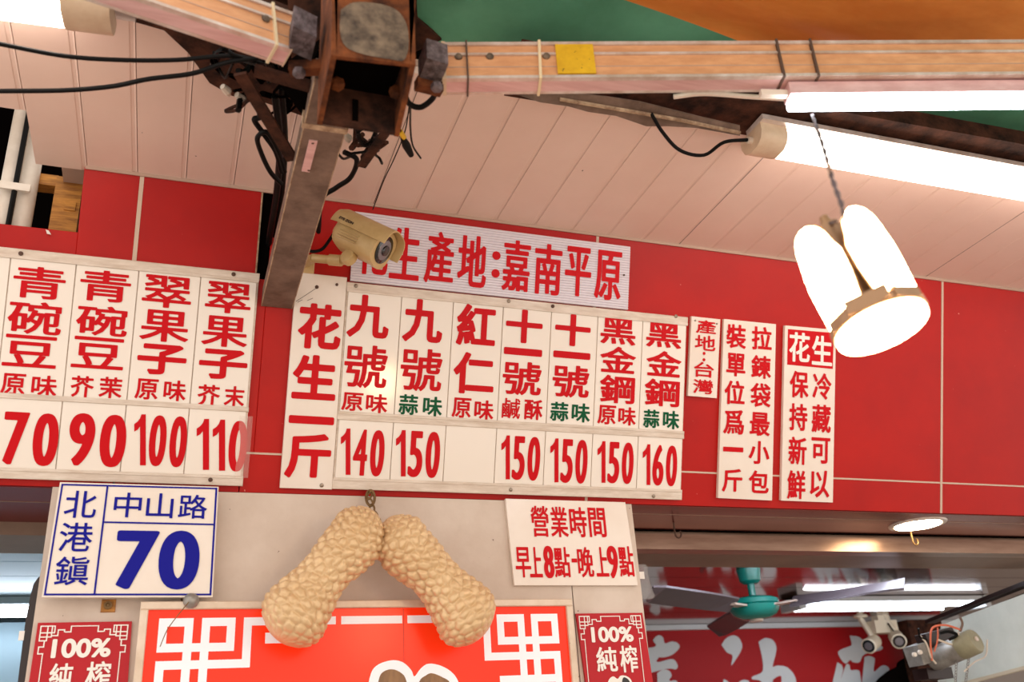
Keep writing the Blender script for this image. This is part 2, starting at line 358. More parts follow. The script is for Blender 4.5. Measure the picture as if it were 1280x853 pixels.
# --- soffits and lintel right
ZS, ZL = 2.271, 2.2115
lt = semp('trim_2', (2.5, 2.6, ZS))
MB().box(1.254, 3.8, Y0+.012, 2.69, ZS, ZS+.015).obj('soffit_plate', 'steel', lt)
MB().box(1.254, 3.8, Y0+.1, Y0+.103, ZS-.0015, ZS).obj('seam', 'steel2', lt)
MB().box(1.254, 3.8, 2.69, 2.70, ZS-.004, ZS+.01).obj('shadow_gap', 'void', lt)
MB().box(1.254, 3.8, 2.71, 2.78, ZL, ZS+.02).obj('lintel_beam', 'steel2', lt)
MB().box(1.254, 3.8, 2.78, 2.975, ZL+.001, ZL+.02).obj('lintel_underside', 'taupe', lt)
MB().box(1.254, 3.8, 2.975, 2.99, ZL, ZS+.16).obj('lintel_back', 'taupe', lt)
l2 = semp('trim_3', (-.6, 2.6, ZS))
MB().box(-1.3, -.27, Y0+.012, 2.75, ZS, ZS+.015).obj('soffit_plate', 'darkred', l2)
MB().box(-1.3, -.27, Y0+.14, Y0+.143, ZS-.0015, ZS).obj('seam', 'steel2', l2)
MB().box(-1.3, -.27, 2.75, 2.762, ZS-.035, ZS+.02).obj('lintel_beam', 'taupe', l2)
MB().box(-1.3, -.27, 2.762, 2.98, ZS-.034, ZS-.02).obj('lintel_underside', 'taupe', l2)
# --- interior
ZI = 2.32; YB = onZ(980, 780, ZI).y
ic = semp('ceiling_inner', (3.5, 4.2, ZI))
n = 9
for i in range(n):
    y0 = 2.99+(YB-2.99)*i/n; y1 = 2.99+(YB-2.99)*(i+1)/n
    MB().box(1.0, 8, y0+.003, y1-.003, ZI, ZI+.01).obj('ceiling_panel', 'mirrorceil', ic)
    MB().box(-2.6, .2, y0+.003, y1-.003, ZI, ZI+.01).obj('ceiling_panel', 'palebl', ic)
MB().box(-2.6, 8, 2.99, YB+.2, ZI+.012, ZI+.03).obj('ceiling_backing', 'void', ic)
bw = MB(); bw.box(-2.6, 8, YB, YB+.1, 0, ZI+.01); struct(bw.obj('wall_back', 'wallin'))
bw = MB(); bw.box(.5, 1.0, 2.7, YB, 0, ZI); struct(bw.obj('wall_partition', 'palebl'))
bw = MB(); bw.box(-2.6, .5, 4.6, 4.7, 0, ZI-.03); struct(bw.obj('wall_left_inner', 'palebl'))
bt = MB(); bt.box(1.0, 5.1, YB-.05, YB, ZI-.032, ZI-.002); struct(bt.obj('trim_4', 'bwhite'))
# right side plate
def PX(X): return Plane((X, 0, 0), (0, 0, 1), (-1, 0, 0))
XS = 3.25
def ptX(px, py): return onX(px, py, XS)
side = semp('wall_right', (XS, 3.1, 1.9))
q = [ptX(1176, 782), ptX(1212, 768), ptX(1282, 742), ptX(1300, 735), ptX(1300, 828), ptX(1282, 833), ptX(1212, 850), ptX(1172, 862)]
mb = MB(); k = len(q); mb.add(q+[p+Vector((.03, 0, 0)) for p in q], [tuple(range(k)), tuple(range(k, 2*k))[::-1]]+[(i, (i+1) % k, k+(i+1) % k, k+i) for i in range(k)])
mb.obj('side_plate', 'sidew', side)
mb = MB(); mb.bar(ptX(1172, 864)+Vector((-.01, 0, 0)), ptX(1300, 831)+Vector((-.01, 0, 0)), .025, .012); mb.obj('plate_lip', 'cream2', side)
mb = MB(); mb.bar(ptX(1165, 781)+Vector((-.01, 0, .012)), ptX(1300, 729)+Vector((-.01, 0, .012)), .05, .016); mb.obj('plate_rail', 'darkbox', side)
mb = MB(); mb.bar(ptX(1175, 790)+Vector((.06, 0, -.03)), ptX(1300, 740)+Vector((.06, 0, -.03)), .03, .12); mb.obj('dark_fill_bar', 'void', side)  # near-black bar added to darken the band above the side plate
mb = MB(); p0 = onY(1139, 800, YB-.3); p1 = onY(1182, 800, YB-.3); mb.box(p0.x, p1.x, YB-.3, YB-.2, 0, ZI-.03); mb.obj('brown_post', 'rustdark', side)
# ================================================================== SIGNS
def signbox(name, P, x0, x1, v0, v1, n0, n1, label, cat='sign', m='white', group=None):
    t = thing(name, P.pt((x0+x1)/2, v0, n0), label, cat, group)
    MB().slab(P, x0, x1, v0, v1, n0, n1, .001).obj('sign_plate', m, t)
    return t
def quadsign(name, P, q, n0, n1, label, m='white', cat='sign', group=None):
    pts = [P.xv(px, py, n1) for px, py in q]
    t = thing(name, P.pt(sum(p[0] for p in pts)/4, min(p[1] for p in pts), n0), label, cat, group)
    pl = MB().quad(P, pts[::-1], n0, n1).obj('sign_plate', m, t)
    return t, pl
def screw(P, px, py, par, n, m='screw', r=.0055):
    x, v = P.xv(px, py, n); o = MB().lathe(P.pt(x, v, n-.001), P.N, [(0, r), (.002, r), (.0035, r*.6)], 10).obj('screw', m, par, True)
    return o
EPS = .0012
# corrugated banner
bq = [(444, 268), (787.5, 307), (781.5, 386.5), (436.5, 354)]
x0 = FAS.xv(440, 310)[0]; x1 = FAS.xv(784.5, 346)[0]; v1 = (FAS.xv(787, 307)[1]+FAS.xv(444, 268)[1])/2; v0 = (FAS.xv(781, 386)[1]+FAS.xv(436, 354)[1])/2
bt = thing('banner_sign', FAS.pt((x0+x1)/2, v0, 0), 'long white ribbed plastic banner lettered 花生產地:嘉南平原 in red, above the price board', 'sign')
NR = 26; prof = []
for i in range(NR):
    a = v0+(v1-v0)*i/NR; d = (v1-v0)/NR
    prof += [(a, .009), (a+d*.22, .0115), (a+d*.78, .0115)]
prof += [(v1, .009)]
mb = MB(); vs = [FAS.pt(x, v, n_) for x in (x0, x1) for v, n_ in prof+[(v1, .003), (v0, .003)]]; k = len(prof)+2
mb.add(vs, [(j, (j+1) % k, k+(j+1) % k, k+j) for j in range(k)]+[tuple(range(k)), tuple(range(k, 2*k))[::-1]]).obj('ribbed_sheet', 'banner', bt)
mb = MB()
for ch, cx, cy, ww, hh in (('花', 467, 311.5, 38, 65), ('生', 506.6, 317.2, 37.7, 65.5), ('產', 549.4, 322.2, 37, 65), ('地', 590.5, 326.7, 36.5, 64.7), ('嘉', 645.5, 332.4, 34.7, 63.8), ('南', 685.2, 337, 34.5, 63.8), ('平', 722.8, 339.7, 33, 62), ('原', 760.2, 344.4, 33.5, 62)):
    write(mb, FAS, ch, cx, cy, ww, hh, .0125, .9, 1.3)
dot(mb, FAS, 620.6, 319.7, 10.5, .0125); dot(mb, FAS, 619.5, 342, 10.5, .0125)
flat(mb, 'lettering', 'ink', bt)
screw(FAS, 780, 344, bt, .0125, 'hole', .003)
# price boards
def board(name, label, x0, x1, v0, v1, cols, rows, texts, prices, screws, railc='rail'):
    """cols: card edges in x; rows: (bottom rail top, price top, name bottom, name top)"""
    t = thing(name, FAS.pt((x0+x1)/2, v0, 0), label, 'price board')
    MB().slab(FAS, x0, x1, v0, v1, .001, .012, .001).obj('backing_board', 'rail', t)
    a, b, c, d = rows
    for nm, va, vb in (('top_rail', d-.003, v1), ('middle_rail', b-.002, c+.002), ('bottom_rail', v0, a+.003)):
        MB().slab(FAS, x0-.001, x1+.001, va, vb, .012, .0185, .0015).obj(nm, 'rail', t)
    for va in (d-.009, b-.001, c-.004, a-.002):
        MB().slab(FAS, x0, x1, va, va+.0075, .0185, .0205, .0008).obj('rail_lip', 'rail', t)
    for i in range(len(cols)-1):
        ca, cb = cols[i]+.0012, cols[i+1]-.0012
        o1 = MB().slab(FAS, ca, cb, c+.0005, d-.0005, .012, .0175, .0006).obj('name_card', 'card', t)
        o2 = MB().slab(FAS, ca, cb, a+.0005, b-.0005, .012, .0172, .0006).obj('price_card', 'card', t)
        if texts[i]:
            mb = MB(); mg = MB(); s = ''
            for (ch, cx, cy, ww, hh, g) in texts[i]:
                s += ch; write(mg if g else mb, FAS, ch, cx, cy, ww, hh, .0187, *((.3, .35) if ch in '鹹' else (.55, .65) if ww < 33 and hh > 15 else (.8, 1.1) if ch in '號鋼黑金' else (.65, 1.35) if ch in '翠碗青果豆' else (1.7, 1.8)))
            flat(mb, 'lettering', 'ink', o1)
            if mg.v: flat(mg, 'lettering', 'green', o1)['label'] = 'green lettering'
            o1['label'] = 'white card lettered '+s
        if prices[i]:
            ch, cx, cy, ww, hh = prices[i]; mb = MB(); digits(mb, FAS, ch, cx, cy, ww, hh, .0184)
            flat(mb, 'lettering', 'ink', o2); o2['label'] = 'white price card lettered '+ch
    for px, py, m_ in screws: screw(FAS, px, py, t, .0195, m_)
    return t
g = 1
T1 = [[('九', 460.8, 396, 52.5, 54, 0), ('號', 457.4, 458.4, 54, 54, 0), ('原', 440.5, 502.5, 27, 23, 0), ('味', 471, 504.6, 27, 24, 0)],
 [('九', 529, 401.5, 50, 54, 0), ('號', 526.8, 462.6, 52, 53.5, 0), ('蒜', 510.7, 506, 24.5, 25.6, 1), ('味', 540.8, 508.3, 24, 24.6, 1)],
 [('紅', 595.5, 407, 49, 52, 0), ('仁', 592.5, 467, 51, 52, 0), ('原', 577, 510, 24, 25, 0), ('味', 605, 513, 24, 25, 0)],
 [('十', 655.5, 408.3, 46, 42, 0), ('一', 654, 440.2, 48, 9, 0), ('號', 652.7, 473.3, 48.5, 42, 0), ('鹹', 639, 510.8, 23, 25.5, 0), ('酥', 666.8, 512.4, 23, 25.5, 0)],
 [('十', 716.3, 413, 44.5, 40, 0), ('一', 715, 444.3, 46.5, 8.5, 0), ('號', 713.7, 477, 46, 40.5, 0), ('蒜', 699.3, 514.7, 23, 24, 1), ('味', 726.2, 516.3, 23, 24, 1)],
 [('黑', 773, 414, 44, 34, 0), ('金', 772.7, 450, 45, 33, 0), ('鋼', 771.8, 487, 44, 35, 0), ('原', 758.5, 518.8, 23, 24, 0), ('味', 784, 520.7, 22, 23, 0)],
 [('黑', 830, 419.5, 44, 31, 0), ('金', 830, 455, 44, 32, 0), ('鋼', 827.8, 491.3, 44, 34, 0), ('蒜', 814.3, 523.7, 20.5, 23, 1), ('味', 839, 525.3, 20.5, 23, 1)]]
P1 = [('140', 453.3, 566, 54.5, 58), ('150', 522.5, 568, 55, 58), None, ('150', 651, 573, 48.5, 55), ('150', 711.2, 576.7, 46.5, 55), ('150', 769.5, 578.7, 45, 52), ('160', 825, 582, 43, 51)]
n_ = .018
bx0 = FAS.xv(425, 480, n_)[0]; bx1 = FAS.xv(856, 510, n_)[0]
bv0 = (FAS.xv(418, 612, n_)[1]+FAS.xv(853, 625, n_)[1])/2; bv1 = (FAS.xv(431, 354, n_)[1]+FAS.xv(858, 395, n_)[1])/2
r_a = (FAS.xv(421, 602, n_)[1]+FAS.xv(852, 613, n_)[1])/2; r_b = FAS.xv(600, 534, n_)[1]; r_c = FAS.xv(600, 526, n_)[1]; r_d = (FAS.xv(431, 362, n_)[1]+FAS.xv(857, 402, n_)[1])/2
cols = [bx0+.004+(bx1-bx0-.008)*i/7 for i in range(8)]
main = board('price_board', 'long white price board from 九號 140 to 黑金鋼 160, right of the steel strut', bx0, bx1, bv0, bv1, cols, (r_a, r_b, r_c, r_d), T1, P1,
    [(445, 357.5, 'screw'), (636, 376.5, 'screw'), (691, 383, 'hole'), (845, 395.5, 'screw'), (638.5, 612.5, 'screw'), (817, 620.5, 'screw')])
# left panel of the main board
px0 = FAS.xv(360, 480, .02)[0]; lx1 = bx0-.001
t = thing('price_board_heading', FAS.pt((px0+lx1)/2, bv0, 0), 'tall white board lettered 花生一斤 beside the left end of the long price board', 'sign')
MB().slab(FAS, px0, lx1, bv0-.002, bv1+.012, .001, .0165, .001).obj('sign_plate', 'white', t)
mb = MB()
for ch, cx, cy, ww, hh in (('花', 400, 408.5, 54, 57), ('生', 393.5, 472, 55, 56), ('一', 389.5, 525.5, 57, 10), ('斤', 385.5, 570, 57, 56)): write(mb, FAS, ch, cx, cy, ww, hh, .0178, 2.1)
flat(mb, 'lettering', 'ink', t)
screw(FAS, 402, 607, t, .0168); screw(FAS, 421, 356, t, .0168, 'hole', .004); screw(FAS, 396, 359, t, .0168, 'hole', .005)
mb = MB()
for pts in (((370, 377), (384, 368), (396, 360)), ((372, 378), (378, 375)), ((384, 376), (391, 373))):
    mb.tube([FAS.pt(*FAS.xv(a, b, .0168), .0168) for a, b in pts], .0006, 5)
mb.obj('scratch_marks', 'edge', t)
# left price board
T2 = [None, [('青', 49.3, 353.8, 66, 40, 0), ('碗', 43.7, 397.6, 68.5, 41, 0), ('豆', 37.9, 439.4, 68, 40, 0), ('原', 16.3, 480.5, 31, 27, 0), ('味', 55.3, 483, 32, 27, 0)],
 [('青', 132, 358, 64, 39, 0), ('碗', 127.6, 401.3, 65, 37.5, 0), ('豆', 122.9, 441.6, 65.7, 39.4, 0), ('芥', 102.8, 483.5, 29, 27, 0), ('茉', 138.3, 484.8, 29, 26.6, 0)],
 [('翠', 209.2, 365.1, 62, 40, 0), ('果', 206.2, 407.9, 62, 39.4, 0), ('子', 202.6, 449.7, 62, 38.3, 0), ('原', 183.3, 486.7, 29, 26, 0), ('味', 218.6, 488.6, 28, 26, 0)],
 [('翠', 285.7, 372.6, 57.4, 38.6, 0), ('果', 281.4, 414.8, 57.8, 38.3, 0), ('子', 279.2, 455.7, 60.8, 37.5, 0), ('芥', 261, 494.5, 28, 27, 0), ('末', 293, 495.9, 25.5, 26, 0)]]
P2 = [None, ('70', 38, 549, 70, 66), ('90', 121.6, 550.5, 72, 65.7), ('100', 200.6, 551.4, 65.7, 63.8), ('110', 277.3, 557, 63, 63.8)]
rx1 = FAS.xv(314, 470, n_)[0]
lv0 = (FAS.xv(2, 598, n_)[1]+FAS.xv(303, 608.5, n_)[1])/2; lv1 = (FAS.xv(2, 310, n_)[1]+FAS.xv(325, 341, n_)[1])/2
la = (FAS.xv(80, 590, n_)[1]+FAS.xv(300, 598, n_)[1])/2; lb = FAS.xv(160, 506, n_)[1]; lc = FAS.xv(160, 502, n_)[1]; ld = FAS.xv(160, 333, n_)[1]
c3 = [FAS.xv(px, 400, n_)[0] for px in (5, 88.5, 168, 246.5)]+[rx1-.004]
board('price_board', 'left white price board with 青碗豆 70 and 翠果子 110 columns, left of the steel strut', -.78, rx1, lv0, lv1, [-.64]+c3, (la, lb, lc, ld), T2, P2,
    [(26, 317, 'hole'), (292, 343, 'hole'), (263, 600, 'hole')])
t_ = [o for o in bpy.data.objects if o.name.startswith('price_board.001')][0]
pl = FAS.xv(303, 520, .021); pr = FAS.xv(318, 598, .021)
MB().slab(FAS, rx1-.02, rx1+.012, pr[1], pl[1], .0206, .022).obj('acrylic_cover', 'clear', t_)
# small signs on the fascia
def tsign(q, chars, label, r=.72, n1=.012, extra=None):
    t, pl = quadsign('lettered_sign', FAS, q, .001, n1, label)
    mb = MB(); mw = MB()
    for c_ in chars: (write(mw, FAS, *c_[:5], n1+EPS+.0004, r) if len(c_) > 5 else write(mb, FAS, *c_, n1+EPS, r))
    if extra: extra(t, mb)
    flat(mb, 'lettering', 'ink', t)
    if mw.v: flat(mw, 'lettering', 'whiteink', t, 'white lettering')
    return t
def ex1(t, mb):
    dot(mb, FAS, 880.2, 442, 3.6, .0132); dot(mb, FAS, 880, 450, 3.6, .0132); screw(FAS, 869, 401, t, .0122, 'screw', .003); screw(FAS, 896, 405, t, .0122, 'screw', .003)
tsign([(864.5, 395.5), (900.5, 399.5), (896, 498), (860, 495)], [('產', 882.7, 409, 25, 17), ('地', 881.6, 429, 26, 19), ('台', 880, 462.4, 25, 19), ('灣', 879, 483.6, 25, 18)],
    'smallest narrow white sign lettered 產地:台灣 on the red wall', .4, extra=ex1)
tsign([(905, 399), (970, 405.5), (965, 626), (897.5, 622.8)],
 [('拉', 952.4, 423.3, 25.3, 29.4), ('鍊', 951.6, 459, 25, 29), ('袋', 950.8, 494.3, 25.3, 30), ('最', 949.9, 530.4, 25.3, 29.4), ('小', 949, 566, 26, 29), ('包', 948.6, 602.7, 25.3, 28.5),
  ('裝', 920.4, 420.8, 24.7, 30), ('單', 920, 456.3, 24, 29), ('位', 918.4, 491, 25.6, 30), ('爲', 917.3, 527.8, 26, 30.7), ('一', 916.6, 562.2, 25.3, 6), ('斤', 915.4, 600.8, 25.3, 29)],
 'tall white sign with two red columns, 拉鍊袋最小包 and 裝單位爲一斤')
def ex3(t, mb):
    p = [FAS.xv(*a, .0128) for a in ((985, 411.5), (1042.3, 416.5), (1041, 461.5), (984, 456))]
    mb.add([FAS.pt(x, v, .0128) for x, v in p[::-1]], [(0, 1, 2, 3)])
tsign([(981.5, 407), (1045, 412.7), (1041, 628.5), (976.5, 626)],
 [('花', 999.6, 434.4, 26, 37, 1), ('生', 1027.8, 438.5, 25.3, 37, 1), ('冷', 1027.6, 483.2, 23.7, 33), ('藏', 1026.8, 523.5, 24, 35), ('可', 1026, 563.6, 23.7, 32.6), ('以', 1024.8, 605.4, 24.4, 34),
  ('保', 999.1, 480.8, 23.7, 33.6), ('持', 998, 521.7, 22.8, 34), ('新', 997, 563.8, 22.8, 34.8), ('鮮', 995.6, 606.3, 23, 35.8)],
 'tall white sign headed by a red block lettered 花生, below the pendant lamp', extra=ex3)
# hours sign
PH = yplane(Y0-.012)
t, pl = quadsign('hours_sign', PH, [(632, 623.7), (781.5, 628.2), (797.3, 732), (643, 732)], -.011, 0, 'white opening hours sign lettered 營業時間 早上8點-晚上9點')
mb = MB()
for c_ in (('營', 674.9, 651.9, 22.2, 38.6), ('業', 698.9, 652.7, 21.7, 38), ('時', 722.8, 653, 21.4, 37.7), ('間', 746.5, 653.4, 21.4, 36.8), ('早', 654, 703, 19.3, 38), ('上', 669.6, 703, 16, 38), ('8', 686, 702.8, 13, 40.6),
    ('點', 702.8, 703, 20, 38), ('-', 718, 701, 7, 5), ('晚', 732, 703, 19.6, 38), ('上', 752.3, 702.5, 15.7, 37), ('9', 766, 702.8, 13.3, 40.6), ('點', 782.9, 702, 18.7, 38)):
    write(mb, PH, *c_, EPS, .8 if c_[0] in '89' else (.6 if c_[0] not in '點營業晚' else .4), 1.4 if c_[0] in '89' else .55)
flat(mb, 'lettering', 'ink', t)
# house number plate
PN = yplane(Y0-.05)
t, pl = quadsign('address_plate', PN, [(75, 603), (273.3, 608.8), (265.7, 747), (52, 747)], -.012, 0, 'white plate with blue border lettered 北港鎮 中山路 70')
MB().box(-.16, .1, Y0-.036, Y0, 2.03, 2.2).obj('mounting_block', 'cream', t)
mb = MB()
def strip(mb, P, a, b, wpx, n):
    (xa, va), (xb, vb) = P.xv(*a, n), P.xv(*b, n); d = Vector((xb-xa, vb-va)).normalized(); k = wpx/2*abs(P.xv(a[0]+1, a[1], n)[0]-xa); o = Vector((-d.y, d.x))*k; e = d*k
    mb.add([P.pt(xa-e.x+o.x, va-e.y+o.y, n), P.pt(xb+e.x+o.x, vb+e.y+o.y, n), P.pt(xb+e.x-o.x, vb+e.y-o.y, n), P.pt(xa-e.x-o.x, va-e.y-o.y, n)], [(0, 1, 2, 3)])
for k_, (a, b) in enumerate((((78, 606), (270.5, 611)), ((270.5, 611), (263, 743.5)), ((263, 743.5), (56, 743.5)), ((56, 743.5), (78, 606)), ((134.5, 607.5), (118, 743)), ((130, 653), (268, 656)))): strip(mb, PN, a, b, 2.3, EPS+.00008*k_)
for c_ in (('北', 101, 630.7, 40, 34), ('港', 95, 671.5, 41.6, 36), ('鎭', 90, 714, 42, 36), ('中', 159.8, 631.5, 34.6, 31), ('山', 200, 632.3, 33.6, 31), ('路', 241.2, 633.6, 36, 30)): write(mb, PN, *c_, EPS+.0006, .3)
for c_ in (('7', 170.2, 699.7, 53.5, 73), ('0', 224, 700, 51, 73.6)): write(mb, PN, *c_, EPS+.0006, 2.2, 4.4)
flat(mb, 'lettering', 'blue', t)
# ------------------------------------------------------------------ light box sign
LB = yplane(Y0-.05)
lx0 = LB.xv(176, 755)[0]; lx1 = LB.xv(715.5, 752)[0]; lz1 = (LB.xv(180, 752)[1]+LB.xv(712, 749)[1])/2; lz0 = lz1-.62
t = thing('light_box_sign', ((lx0+lx1)/2, Y0, lz0), 'large orange-red light box with white knot lattice and cream metal frame, under the two peanuts', 'sign')
MB().box(lx0+.006, lx1-.006, Y0-.04, Y0, lz0+.006, lz1-.006).obj('lit_face', 'box', t)
fw = .018
for a in ((lx0, lx1, lz1-fw, lz1), (lx0, lx1, lz0, lz0+fw), (lx0, lx0+fw, lz0+fw, lz1-fw), (lx1-fw, lx1, lz0+fw, lz1-fw)):
    MB().slab(PAN, a[0], a[1], a[2], a[3], .001, .05, .002).obj('frame_bar', 'frame', t)
MB().box(.5645, .5655, Y0-.0406, Y0-.04, lz0+.02, lz1-.02).obj('face_seam', 'smallred', t)
PF = yplane(Y0-.0412)
gx, gz = PF.xv(199.2, 773.5); gu = (PF.xv(315.3, 773)[0]-gx)/11; cxm = (lx0+lx1)/2
bars = [(0, 4, 0, 1), (0, 1, 1, 4), (1, 9, 3, 4), (3, 4, 1, 12), (5, 9, 0, 1), (8, 9, 1, 4), (5, 6, 1, 12), (0, 11, 5, 6), (10, 11, 0, 5), (10, 21.5, 0, 1), (0, 1, 6, 12), (1, 9, 8, 9), (8, 9, 8, 12), (12.7, 17, 1.9, 3.2)]
mb = MB(); cells = set()
for a, b, c, d in bars[:-1]:
    for i in range(int(a*2), int(b*2)):
        for j in range(c*2, d*2): cells.add((i, j))
for s in (1, -1):
    def bar_(a, b, c, d):
        xa, xb = gx+a*gu, gx+b*gu
        if s < 0: xa, xb = 2*cxm-xb, 2*cxm-xa
        mb.add([PF.pt(xa, gz-d*gu), PF.pt(xb, gz-d*gu), PF.pt(xb, gz-c*gu), PF.pt(xa, gz-c*gu)], [(0, 1, 2, 3)])
    for j in range(24):
        i = 0
        while i < 44:
            if (i, j) in cells:
                k = i
                while (k, j) in cells: k += 1
                bar_(i/2, k/2, j/2, j/2+.5); i = k
            i += 1
    bar_(*bars[-1])
xa, xb = gx+22.2*gu, 2*cxm-gx-22.2*gu
mb.add([PF.pt(xa, gz-gu), PF.pt(xb, gz-gu), PF.pt(xb, gz), PF.pt(xa, gz)], [(0, 1, 2, 3)])
flat(mb, 'knot_lattice', 'boxw', t)
def blob(P, pts, n, mb):
    q = [Vector((*p, 0)) for p in pts]; q = smoothpath(q+[q[0]], 4)[:-1]
    mb.add([P.pt(*P.xv(p.x, p.y, n), n) for p in q][::-1], [tuple(range(len(q)))])
mb = MB(); blob(PF, [(458, 880), (462, 848), (470, 833), (488, 826), (503, 828), (514, 838), (518, 846), (526, 836), (536, 830), (552, 833), (566, 842), (574, 856), (576, 880)], .0004, mb); flat(mb, 'peanut_print_outline', 'boxw', t)
mb = MB(); blob(PF, [(468, 880), (473, 852), (478, 841), (490, 837), (502, 842), (508, 852), (512, 880)], .0009, mb); blob(PF, [(520, 880), (524, 853), (532, 845), (540, 842), (553, 847), (563, 855), (566, 880)], .0009, mb); flat(mb, 'peanut_print', 'brownink', t)
# ------------------------------------------------------------------ the two small 100% signs
def oilsign(q, tx, label, extra=None):
    P = yplane(Y0-.008)
    t, pl = quadsign('juice_sign', P, q, -.007, 0, label, m='smallred', group=None)
    (x0, v1), (x1, v1b) = P.xv(*q[0], 0), P.xv(*q[1], 0); v1 = min(v1, v1b); W = x1-x0; u = W/46
    B = []
    def L(a, b, c, d): B.append((a, b, c, d))
    for s in (0, 1):
        for r in ((1.5, 2.1, 1.5, 5.5), (1.5, 5.5, 1.5, 2.1), (4.9, 5.5, 1.5, 9.5), (1.5, 8.9, 4.9, 5.5), (7, 7.6, 1.5, 7.6), (1.5, 7.6, 7, 7.6), (8.3, 8.9, 1.5, 5.5), (5, 8.9, 1.5, 2.1), (1.5, 2.1, 4.9, 9.5), (1.5, 5.5, 8.9, 9.5), (7, 10.5, 6.4, 7.0),
                  (10, 10.6, 3.5, 7), (10.6, 13.5, 3.5, 4.1), (13, 13.6, 3.5, 5), (13.6, 16.5, 4.6, 5.2), (16.1, 16.7, 1.8, 5.2), (16.1, 23, 1.7, 2.2),
                  (4.0, 4.6, 9.5, 12.5), (1.7, 4.6, 12, 12.6), (1.7, 2.3, 12, 16), (1.7, 4.6, 15.4, 16), (4.0, 4.5, 16, 60)):
            a, b, c, d = r
            if s: a, b = 46-b, 46-a
            L(a, b, c, d)
    mb = MB()
    ki = 0
    for a, b, c, d in B:
        d = min(d, (v1-P.xv(q[3][0], 858, 0)[1])/u if d > 40 else d)
        ki += 1; e_ = EPS+.00001*ki
        mb.add([P.pt(x0+a*u, v1-d*u, e_), P.pt(x0+b*u, v1-d*u, e_), P.pt(x0+b*u, v1-c*u, e_), P.pt(x0+a*u, v1-c*u, e_)], [(0, 1, 2, 3)])
    for c_ in tx: write(mb, P, *c_[:5], EPS+.0006, c_[5])
    flat(mb, 'lettering', 'whiteink', t)
    if extra: extra(P, t)
    return t
oilsign([(47.4, 779), (165, 777), (158, 880), (32, 880)], [('100%', 102, 810.5, 74, 24, 1.15), ('純', 76, 846, 29, 33, .6), ('榨', 122.5, 845, 31, 36, .55)], 'small red sign lettered 100% 純榨, left of the light box, under the address plate')
def exo(P, t):
    mb = MB(); blob(P, [(758, 875), (760, 853), (766, 846), (772, 849), (776, 845), (784, 846), (790, 853), (794, 875)], EPS, mb); flat(mb, 'white_print', 'whiteink', t)
    mb = MB(); blob(P, [(777, 875), (778, 850), (783, 848), (788, 855), (790, 875)], EPS+.0006, mb); flat(mb, 'black_print', 'greyprint', t)
oilsign([(720, 767.4), (802.8, 766.4), (820.5, 880), (736, 880)], [('100%', 765.5, 793.4, 52.5, 19.5, .9), ('純', 758.5, 824.4, 26, 31, .6), ('榨', 786, 824, 22, 34, .5)], 'small red sign lettered 100% 純榨, right of the light box, under the hours sign', exo)
# eyelet plate and nail with wire
t = thing('eyelet', onY(135, 758, Y0), 'small brass square eyelet plate under the address plate', 'eyelet')
MB().slab(PAN, *sorted((PAN.xv(126.5, 758)[0], PAN.xv(144.5, 758)[0])), PAN.xv(135, 766)[1], PAN.xv(135, 750)[1], 0, .004, .001).obj('plate', 'wood', t)
c = onY(135, 757, Y0-.006); MB().lathe(c, (0, -1, 0), [(0, .009), (.004, .009), (.004, .005), (.001, .004)], 14).obj('ring', 'chain', t, True)
t = thing('putty_knob', onY(239, 751, Y0-.07), 'lump of grey putty with a loose rusty wire on the light box frame', 'knob')
c = onY(239, 751, Y0-.06); MB().lathe(c+Vector((0, .012, 0)), (0, -1, 0), [(0, .014), (.008, .018), (.016, .014), (.021, .005)], 12).obj('lump', 'motor', t, True)
MB().tube(smoothpath([onY(236, 753, Y0-.08), onY(222, 770, Y0-.085), onY(209, 788, Y0-.08), onY(200, 809, Y0-.075)]), .0012, 6).obj('wire', 'chain', t)
